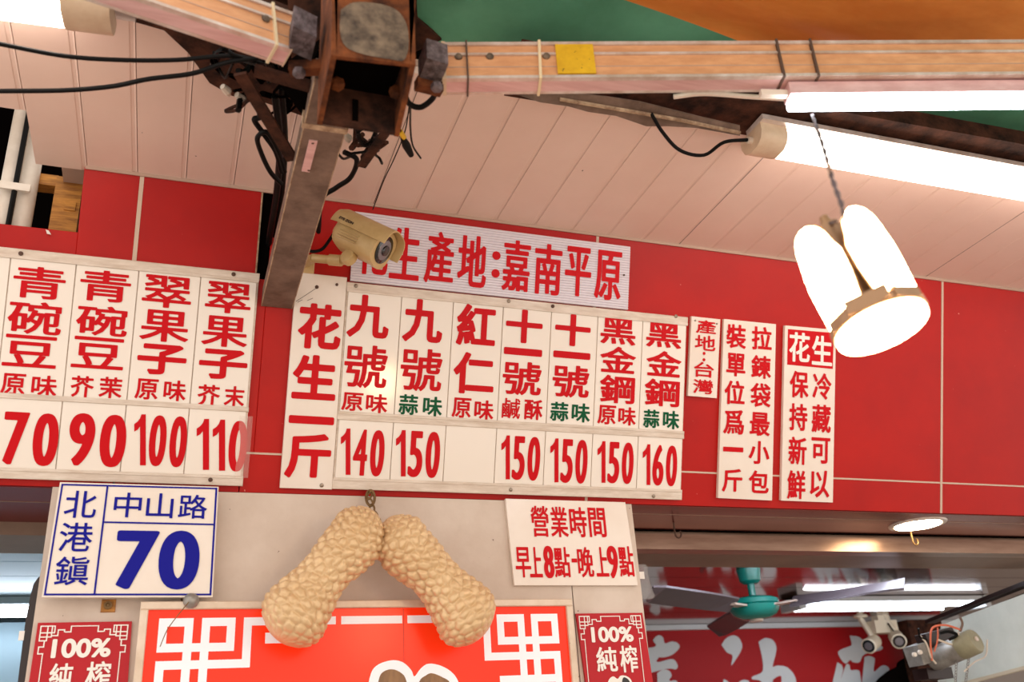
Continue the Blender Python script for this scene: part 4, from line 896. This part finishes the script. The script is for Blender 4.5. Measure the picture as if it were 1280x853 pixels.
# ================================================================== LEFT OPENING: pipes, wood, cables
for (xa, r, lab) in ((-.395, .0235, 'white conduit pipe in the ceiling gap, nearer the wood block'), (-.452, .024, 'white conduit pipe in the ceiling gap, at the left frame edge')):
    px_ = 27 if xa > -.42 else 4
    p = onY(px_, 280, 2.27); x = p.x
    t = thing('conduit_pipe', (x, 2.27, 2.83), lab, 'pipe')
    MB().tube([(x, 2.27, 2.83), (x, 2.27, 3.4)], r*.95, 20).obj('pipe', 'pipe', t, True)
    for i in range(20): pass
p = onY(17, 235, 2.24); q_ = onY(17, 150, 2.24)
x17 = onY(16, 250, 2.235).x; o = MB().tube([(x17, 2.235, 2.83), (x17, 2.235, 3.4)], .0065, 8).obj('black_cable', 'black', None, True); tag(o, 'black cable running down between the two white conduit pipes', 'cable')
p0, p1 = onY(-12, 229, 2.23), onY(38, 236, 2.23)
o = MB().bar(p0, p1, .006, .02).obj('pipe_strap', 'pipe'); tag(o, 'white strap across the conduit pipes', 'strap')
t = thing('wood_block', onY(78, 285, 2.3), 'raw wooden framing block in the hole beside the conduit pipes', 'wood')
a, b = onY(60, 285, 2.26), onY(100, 285, 2.26)
MB().box(a.x+.001, b.x-.008, 2.26, 2.33, a.z-.05, a.z+.155).obj('upright', 'wood', t)
c_ = onY(40, 222, 2.28); MB().box(c_.x-.03, a.x+.002, 2.28, 2.32, c_.z-.016, c_.z+.016).obj('cross_piece', 'wood', t)
c_ = onY(88, 258, 2.257); MB().box(c_.x-.014, c_.x+.012, 2.256, 2.262, c_.z-.012, c_.z+.012).obj('notched_chip', 'wood', t)
p = FAS.pt(*FAS.xv(57, 287, .003), .003); o = MB().add([p, p+Vector((.007, 0, -.002)), p+Vector((.014, -.004, -.014)), p+Vector((.005, -.004, -.013)), p+Vector((0, .002, 0)), p+Vector((.007, .002, -.002)), p+Vector((.014, -.002, -.014)), p+Vector((.005, -.002, -.013))], [(0, 1, 2, 3), (7, 6, 5, 4), (0, 4, 5, 1), (1, 5, 6, 2), (2, 6, 7, 3), (3, 7, 4, 0)]).obj('paper_scrap', 'whiteink'); tag(o, 'white torn scrap on the lip of the red panel below the wood block', 'scrap')
# long black cables upper left
def cable(pts, z, r, lab, m='black', name='power_cable'):
    o = MB().tube(smoothpath([onZ(a, b, (c[0] if c else z)) for a, b, *c in pts], 8), r, 8).obj(name, m, None, True); return tag(o, lab, 'cable')
cable([(-60, 42), (0, 55), (80, 70), (150, 75), (220, 75), (290, 70), (330, 80)], 2.85, .0042, 'upper of the two black cables crossing the ceiling at upper left')
cable([(-60, 115), (0, 114), (80, 113), (140, 108), (185, 99), (240, 92), (285, 78), (330, 72)], 2.84, .0046, 'lower of the two black cables crossing the ceiling at upper left')
cable([(318, 120), (325, 145), (318, 150), (330, 168), (345, 190), (352, 215)], 2.86, .006, 'black cable looping down left of the brown brace bar')
cable([(352, 230), (338, 215), (326, 190), (322, 172), (334, 166), (348, 190), (356, 215)], 2.84, .0055, 'black cable curled into a small loop left of the strut')
cable([(344, 120), (350, 180), (346, 240), (338, 290), (332, 335)], 2.88, .008, 'thick black cable down the left side of the strut to the red wall')
cable([(352, 110), (356, 180), (351, 250), (340, 310)], 2.9, .007, 'black cable beside the strut, behind the thick one')
cable([(430, 190), (446, 200), (438, 222), (420, 235), (402, 250), (398, 290)], 2.87, .006, 'black cable curving from under the bracket to the right side of the strut')
cable([(440, 120), (450, 175), (462, 180), (470, 165)], 2.84, .005, 'short black cable drooping under the bracket')
cable([(505, 115), (512, 130), (526, 134), (540, 124), (546, 112)], 2.74, .0055, 'black cable loop hanging beneath the right pin lug', )
cable([(512, 130), (506, 165), (492, 200), (480, 225), (466, 262)], 2.93, .0014, 'thin black thread hanging from the bracket to the ceiling seam')
cable([(440, 192), (462, 188), (472, 176), (480, 168)], 2.82, .003, 'thin black wire crossing under the bracket')
# connector plug
t = thing('wire_connector', onZ(510, 182, 2.76), 'black cable connector with a yellow band dangling right of the bracket', 'connector')
MB().tube([onZ(497, 157, 2.76), onZ(503, 168, 2.76)], .0025, 8).obj('lead', 'black', t)
MB().tube([onZ(500, 164, 2.76), onZ(505, 172, 2.76)], .0055, 10).obj('yellow_band', 'yellow', t, True)
MB().tube([onZ(503, 171, 2.76), onZ(508, 182, 2.76), onZ(514, 194, 2.76)], [.005, .009, .006], 10).obj('plug', 'black', t, True)
MB().tube(smoothpath([onZ(513, 130, 2.74), onZ(513, 160, 2.76), onZ(516, 182, 2.76), onZ(526, 198, 2.76)]), .002, 6).obj('lead', 'black', t)
# wire nest behind the bracket
rng = random.Random(4)
t = thing('wire_nest', onZ(320, 100, 2.95), 'tangle of dark wires and tape stuffed behind the left rail and bracket', 'wires')
for i in range(26):
    cx_, cy_ = rng.uniform(282, 400), rng.uniform(62, 128)
    pts = [(cx_+rng.uniform(-26, 26), cy_+rng.uniform(-18, 18)) for _ in range(4)]
    MB().tube(smoothpath([onZ(a, b, 2.86+rng.uniform(-.05, .1)) for a, b in pts], 5), rng.choice((.003, .004, .006)), 6).obj('wire', rng.choice(('black', 'black', 'rustdark', 'void')), t, True)
for i in range(9):
    cx_, cy_ = rng.uniform(425, 480), rng.uniform(165, 195)
    pts = [(cx_+rng.uniform(-16, 16), cy_+rng.uniform(-16, 16)) for _ in range(4)]
    MB().tube(smoothpath([onZ(a, b, 2.86+rng.uniform(-.04, .06)) for a, b in pts], 5), rng.choice((.003, .005)), 6).obj('wire', rng.choice(('black', 'rustdark')), t, True)
for cx_, cy_ in ((278, 108), (296, 118), (431, 168)):
    p = onZ(cx_, cy_, 2.87); MB().tube([p, p+Vector((.01, .012, 0)), p+Vector((.014, .03, .005))], [.006, .009, .004], 8).obj('wire_cap', 'pipe', t, True)
q = [onZ(*p, 2.985) for p in ((170, 28), (205, 38), (235, 66), (262, 104), (290, 120), (330, 128), (392, 150), (400, 90), (380, 20), (330, 0))]
k = len(q); mb = MB(); mb.add(q+[p+Vector((0, 0, .01)) for p in q], [tuple(range(k)), tuple(range(k, 2*k))[::-1]]+[(i, (i+1) % k, k+(i+1) % k, k+i) for i in range(k)]); mb.obj('gusset_plate', 'rustdark', t)
q = [onZ(*p, 3.12) for p in ((330, -40), (519, -40), (522, 25), (552, 50), (400, 120), (330, 90))]
k = len(q); mb = MB(); mb.add(q+[p+Vector((0, 0, .01)) for p in q], [tuple(range(k)), tuple(range(k, 2*k))[::-1]]+[(i, (i+1) % k, k+(i+1) % k, k+i) for i in range(k)]); mb.obj('dark_backing_plate', 'rustdark', t)
# ================================================================== INTERIOR
PB = yplane(YB-.03)
x0b = 1.02; x1b = onY(1138, 800, YB-.03).x+.3; zt = ZI-.033
t = thing('shop_sign', (3, YB-.03, zt-.9), 'dark red shop sign with white brush characters 榨油廠 on the back wall inside', 'sign')
MB().box(x0b, x1b, YB-.03, YB, zt-.9, zt).obj('sign_plate', 'bsign', t)
s5 = lambda L_: [(800+x/5.233, 690+y/5.233) for x, y in L_]
s6 = lambda L_: [(1000+x/5.579, 700+y/5.579) for x, y in L_]
mb = MB()
for pl in (s5([(20, 655), (55, 630), (88, 625), (105, 610), (85, 580), (118, 548), (150, 560), (163, 600), (205, 588), (245, 597), (258, 628), (215, 672), (165, 690), (125, 692), (118, 700), (108, 715), (125, 722), (190, 705), (225, 708), (247, 745), (235, 770), (200, 765), (150, 772), (80, 790), (20, 800)]),
    s5([(112, 795), (150, 772), (190, 778), (207, 810), (192, 845), (245, 850), (245, 960), (130, 960)]),
    s5([(533, 610), (560, 570), (605, 548), (645, 562), (668, 610), (660, 650), (630, 700), (597, 745), (605, 680), (570, 660)]),
    s5([(775, 590), (820, 565), (870, 580), (892, 625), (885, 680), (868, 752), (900, 745), (960, 755), (1005, 800), (1022, 853), (1022, 955), (790, 955), (795, 853), (735, 835), (740, 815), (800, 785), (800, 700)]),
    s5([(545, 838), (560, 838), (595, 875), (600, 950), (550, 950)]), s5([(650, 850), (680, 838), (715, 850), (700, 900), (650, 950)]),
    s6([(347, 530), (400, 535), (435, 560), (440, 610), (560, 600), (565, 630), (450, 660), (415, 715), (370, 715), (350, 700), (320, 725), (290, 700), (265, 650), (290, 625), (345, 605), (360, 590)]),
    s6([(260, 715), (290, 735), (300, 770), (287, 830), (320, 735), (345, 735), (355, 770), (400, 770), (420, 800), (415, 950), (225, 950)]),
    s6([(450, 680), (480, 672), (510, 680), (522, 700), (515, 780), (570, 740), (610, 745), (620, 775), (580, 830), (545, 950), (435, 950)])): blob(PB, pl, .003, mb)
flat(mb, 'lettering', 'bwhite', t)
mb = MB(); blob(PB, s5([(870, 838), (905, 815), (925, 822), (915, 900), (870, 950)]), .006, mb); flat(mb, 'counter', 'bsign', t)
t = thing('black_cloth', onY(1105, 853, YB-.2), 'ragged black cloth hanging in front of the dark red shop sign', 'cloth')
mb = MB(); PK = yplane(YB-.2); blob(PK, s6([(515, 900), (560, 835), (600, 800), (640, 770), (690, 745), (700, 715), (735, 690), (770, 685), (800, 760), (830, 800), (830, 950), (500, 950)]), 0, mb)
n0 = len(mb.v); m2 = MB(); m2.v = list(mb.v)+[(x, y+.03, z) for x, y, z in mb.v]; m2.f = [tuple(range(n0)), tuple(range(n0, 2*n0))[::-1]]+[(i, (i+1) % n0, n0+(i+1) % n0, n0+i) for i in range(n0)]
m2.obj('cloth', 'void', t)
# interior twin tube fixture
zf = ZI-.045
a, b = onZ(1003, 757, zf), onZ(1212, 757, zf)
t = thing('twin_tube_fixture', (a+b)/2, 'twin fluorescent tube fixture lit on the glossy ceiling inside the shop', 'lamp')
yy = (a.y+b.y)/2; xa, xb = a.x, b.x
MB().box(xa-.04, xb+.04, yy-.05, yy+.09, ZI-.03, ZI-.004).obj('fixture_body', 'bwhite', t)
MB().tube([(xa+.05, yy-.02, zf), (xb+.02, yy-.02, zf)], .011, 14).obj('tube', 'itube', t, True)
MB().tube([(xa, yy+.09, zf-.004), (xb-.14, yy+.09, zf-.004)], .011, 14).obj('tube', 'itube', t, True)
for x in (xa-.02, xb+.05): MB().box(x-.02, x+.02, yy-.06, yy+.11, zf-.02, ZI-.004).obj('lamp_holder', 'bwhite', t)
# left interior fixture
a, b = onZ(0, 762, ZI-.04), onZ(60, 768, ZI-.04); yy = a.y
t = thing('twin_tube_fixture', (-1.1, yy, ZI), 'twin fluorescent tube fixture lit inside the shop at the far left', 'lamp')
MB().box(-2.0, .1, yy-.06, yy+.12, ZI-.03, ZI-.002).obj('fixture_body', 'palebl', t)
for dy in (-.03, .07): MB().tube([(-1.95, yy+dy, ZI-.045), (.05, yy+dy, ZI-.045)], .015, 12).obj('tube', 'itube', t, True)
for y_ in (4.05, 4.3):
    pass
t = thing('twin_tube_fixture', (2.3, 3.12, ZI), 'unseen twin tube fixture added behind the steel lintel to brighten the side plate', 'lamp')  # added fill light, out of view, to brighten the side plate
MB().box(1.6, 3.0, 3.05, 3.19, ZI-.03, ZI-.002).obj('fixture_body', 'bwhite', t)
for dy in (-.035, .035): MB().tube([(1.65, 3.12+dy, ZI-.045), (2.95, 3.12+dy, ZI-.045)], .014, 12).obj('tube', 'itube', t, True)
# ceiling fan
cf = atD(943, 760, 4.05); t = thing('ceiling_fan', (cf.x, cf.y, ZI), 'teal ceiling fan with grey blades inside the shop', 'fan')
MB().lathe((cf.x, cf.y, cf.z), (0, 0, 1), [(-.05, .03), (-.046, .06), (-.032, .09), (-.012, .104), (.004, .107), (.007, .099), (.012, .107), (.03, .104), (.036, .095), (.045, .05), (.05, .02)], 36).obj('motor_housing', 'teal', t, True)
MB().lathe((cf.x, cf.y, cf.z-.05), (0, 0, -1), [(0, .03), (.008, .028)], 20).obj('bottom_cap', 'alu', t, True)
tp = atD(947, 700, 4.05)
MB().lathe((cf.x, cf.y, cf.z+.05), (0, 0, 1), [(0, .016), (.06, .016)], 12).obj('down_rod', 'teal', t, True)
MB().lathe((cf.x, cf.y, cf.z+.1), (0, 0, 1), [(0, .03), (.012, .045), (.16, .068), (.165, .03)], 24).obj('canopy', 'teal', t, True)
for (tx_, ty_) in ((1131, 727), (812, 742), (893, 795)):
    e = onZ(tx_, ty_, cf.z+.012) if ty_ < 750 else onZ(tx_, ty_, cf.z-.0)
    dv = Vector((e.x-cf.x, e.y-cf.y, 0)); ln = .62; dv.normalize()
    if tx_ == 1131: dv = (onZ(1131, 730, cf.z)-cf); dv.z = 0; ln = min(dv.length, .78); dv.normalize()
    if tx_ == 812: dv = (onZ(812, 742, cf.z)-cf); dv.z = 0; ln = min(dv.length, .78); dv.normalize()
    if tx_ == 893: dv = (onZ(893, 790, cf.z)-cf); dv.z = 0; ln = min(dv.length, .78); dv.normalize()
    sdv = Vector((-dv.y, dv.x, 0)); z0 = Vector((0, 0, cf.z)); C0 = Vector((cf.x, cf.y, cf.z))
    MB().bar(C0+dv*.1, C0+dv*.2, .05, .008).obj('blade_iron', 'alu', t)
    mb = MB(); st = [(.17, .03), (.3, .042), (.5, .048), (ln-.05, .045), (ln, .02)]
    vs = []
    for zz in (-.004, .004):
        for s_, hw in st: vs += [C0+dv*s_+sdv*hw+Vector((0, 0, zz+.022)), C0+dv*s_-sdv*hw+Vector((0, 0, zz-.022))]
    k = len(st)*2; fs = []
    for i in range(len(st)-1): fs += [(2*i, 2*i+2, 2*i+3, 2*i+1), (k+2*i, k+2*i+1, k+2*i+3, k+2*i+2), (2*i, k+2*i, k+2*i+2, 2*i+2), (2*i+1, 2*i+3, k+2*i+3, k+2*i+1)]
    fs += [(0, 1, k+1, k), (k-2, 2*k-2, 2*k-1, k-1)]
    mb.add(vs, fs).obj('blade', 'blade', t)
# pair of small cameras
DC = (onZ(1102, 767, ZI)-CAM).dot(R3 @ Vector((0, 0, -1)))
def smallcam(px, py, fx, fy, lab):
    D = DC; c = atD(px, py, D); f_ = atD(fx, fy, D-.07); ax = (f_-c).normalized()
    t = thing('security_camera', c, lab, 'camera')
    MB().lathe(c-ax*.03, ax, [(0, .03), (.01, .043), (.11, .043), (.12, .046), (.125, .04)], 20).obj('housing', 'cream2', t, True)
    MB().lathe(c+ax*.0945, ax, [(0, .038), (.002, .036)], 20).obj('glass_front', 'glass', t, True)
    MB().lathe(c+ax*.097, ax, [(0, .024), (.001, .014)], 20).obj('led_ring', 'lensring', t, True)
    mt = Vector((c.x-.03, c.y+.02, 0)); 
    MB().tube([c+Vector((0, 0, .03)), c+Vector((-.035, .03, .14)), c+Vector((-.035, .03, .19))], .018, 12).obj('arm', 'cream2', t, True)
    MB().lathe(c+Vector((-.035, .03, .15)), (0, 0, 1), [(0, .04), (.015, .05), (.02, .05)], 18).obj('flange', 'cream2', t, True)
    return t
smallcam(1092, 803, 1086, 808, 'small cream bullet camera inside the shop, left one of the pair')
smallcam(1120, 797, 1123, 801, 'small cream bullet camera inside the shop, right one of the pair')
p = atD(1103, 785, DC+.05); o = thing('junction_box', p, 'cream junction box between the two small cameras', 'box')
MB().box(p.x-.085, p.x+.085, p.y-.04, p.y+.04, p.z-.035, p.z+.04).obj('box_body', 'cream2', o); MB().box(p.x-.045, p.x+.045, p.y-.03, p.y+.03, p.z+.04, ZI-.002).obj('mount_block', 'cream2', o)
MB().tube(smoothpath([p+Vector((.01, -.045, .02)), p+Vector((.02, -.06, -.02)), p+Vector((.05, -.06, -.05))]), .005, 6).obj('cable', 'black', o)
# shutter motor
D = 3.6
m0, m1 = atD(1170, 824, D), atD(1216, 803, D-.1)
t = thing('shutter_motor', m0, 'grey roller shutter motor with loose wires and chains on the pale side plate', 'motor')
ax = (m1-m0).normalized()
MB().lathe(m0, ax, [(-.02, .036), (0, .043), (.1, .043), (.11, .041)], 28).obj('motor_body', 'motor', t, True)
MB().lathe(m0+ax*.11, ax, [(0, .044), (.01, .046), (.065, .045), (.072, .04), (.073, .01)], 28).obj('end_bell', 'bell', t, True)
MB().lathe(m0+ax*.183+Vector((.0, 0, .005)), ax, [(0, .01), (.004, .009)], 12).obj('bell_screw', 'alu', t)
g_ = atD(1150, 818, D+.02); MB().obox(g_, Vector((.035, 0, .008)), Vector((0, .04, 0)), Vector((-.006, 0, .036))).obj('gearbox', 'motor', t)
MB().obox(atD(1170, 798, D+.05), Vector((.07, 0, .012)), Vector((0, .03, 0)), Vector((-.006, 0, .025))).obj('terminal_box', 'darkbox', t)
MB().obox(atD(1166, 843, D+.03), Vector((.06, 0, .0)), Vector((0, .04, 0)), Vector((0, 0, .02))).obj('mount_foot', 'darkbox', t)
for a in ((1142, 819), (1149, 816)): MB().lathe(atD(*a, D-.04), (0, -1, 0), [(0, .009), (.01, .008)], 10).obj('bolt', 'whiteink', t)
for pts, m_, r in (([(1165, 826), (1163, 800), (1166, 785), (1182, 782), (1202, 788)], 'copper', .004), ([(1198, 790), (1197, 800), (1190, 806), (1172, 800)], 'pipe', .004), ([(1150, 795), (1158, 805), (1164, 822), (1170, 830)], 'pipe', .0035), ([(1172, 785), (1172, 800), (1168, 815)], 'copper', .003),
                   ([(1200, 772), (1203, 780), (1200, 790)], 'strut', .005), ([(1205, 840), (1218, 828), (1232, 820), (1234, 800)], 'pipe', .003), ([(1148, 786), (1150, 796), (1158, 800)], 'black', .004), ([(1175, 792), (1186, 790), (1196, 794), (1186, 800)], 'black', .006)):
    MB().tube(smoothpath([atD(a, b, D-.08) for a, b in pts]), r, 6).obj('loose_wire', m_, t, True)
for (a, b) in (((1196, 818), (1194, 860)), ((1211, 822), (1206, 862))):
    A_, B_ = atD(*a, D-.08), atD(*b, D-.08); n = 12
    for i in range(n):
        p, q_ = A_+(B_-A_)*(i/n), A_+(B_-A_)*((i+1.15)/n); s_ = Vector((1, 0, 0) if i % 2 else (0, 1, 0)); c = (p+q_)/2; h = (q_-p)/2
        MB().tube([c+h*math.cos(k*math.tau/8)+s_*.005*math.sin(k*math.tau/8) for k in range(9)], .0018, 4, False).obj('chain_link', 'motor', t)
# ------------------------------------------------------------------ dark casing left of column, bag
PD = yplane(2.44)
t = thing('dark_casing', onY(35, 853, 2.44), 'dark brown rounded casing edge standing left of the cream column', 'casing')
pts = [PD.xv(a, b, 0) for a, b in ((16, 905), (25, 830), (32, 775), (38, 745), (42, 730), (48, 722), (56, 720), (56, 800), (50, 905))]
MB().quad(PD, pts[::-1], -.05, .0).obj('casing_body', 'darkbox', t)
a = PD.xv(22.5, 801, .003); b = PD.xv(31, 789, .003); MB().slab(PD, a[0], b[0], a[1], b[1], 0, .003).obj('white_tape', 'whiteink', t)
t = thing('plastic_bag', onY(808, 735, 2.5), 'small crumpled clear plastic bag taped beside the hours sign', 'bag')
mb = MB(); PG = yplane(2.5); blob(PG, [(796, 707), (806, 708), (808, 720), (813, 738), (816, 748), (806, 750), (799, 746)], 0, mb)
n0 = len(mb.v); mb2 = MB(); mb2.v = list(mb.v)+[(x, y-.012, z) for x, y, z in mb.v]; mb2.f = [tuple(range(n0))[::-1], tuple(range(n0, 2*n0))]+[(i, (i+1) % n0, n0+(i+1) % n0, n0+i) for i in range(n0)]
mb2.obj('bag_film', 'bag', t); a = PG.xv(800, 724, .014); b = PG.xv(805, 715, .014); MB().slab(PG, a[0], b[0], a[1], b[1], .0125, .014).obj('printed_tag', 'whiteink', t)
# repeats of one kind share a group
GR = {'awning_rail': 'awning rails joined at the bracket', 'batten_lamp': 'batten lamps on the ceiling edge', 'power_cable': 'black cables around the bracket', 'security_camera': 'bullet cameras', 'peanut_ornament': 'giant golden peanuts',
      'lettered_sign': 'narrow lettered signs on the red wall', 'conduit_pipe': 'conduit pipes in the ceiling gap', 'juice_sign': 'small red signs beside the light box', 'price_board': 'price boards', 'ceiling_hook': 'hooks under the soffit', 'twin_tube_fixture': 'tube fixtures inside the shop'}
for o in bpy.data.objects:
    k = o.name.split('.')[0]
    if o.parent is None and k in GR and 'label' in o: o['group'] = GR[k]
# clean up the glyph source
bpy.data.objects.remove(tob); bpy.data.curves.remove(tc)
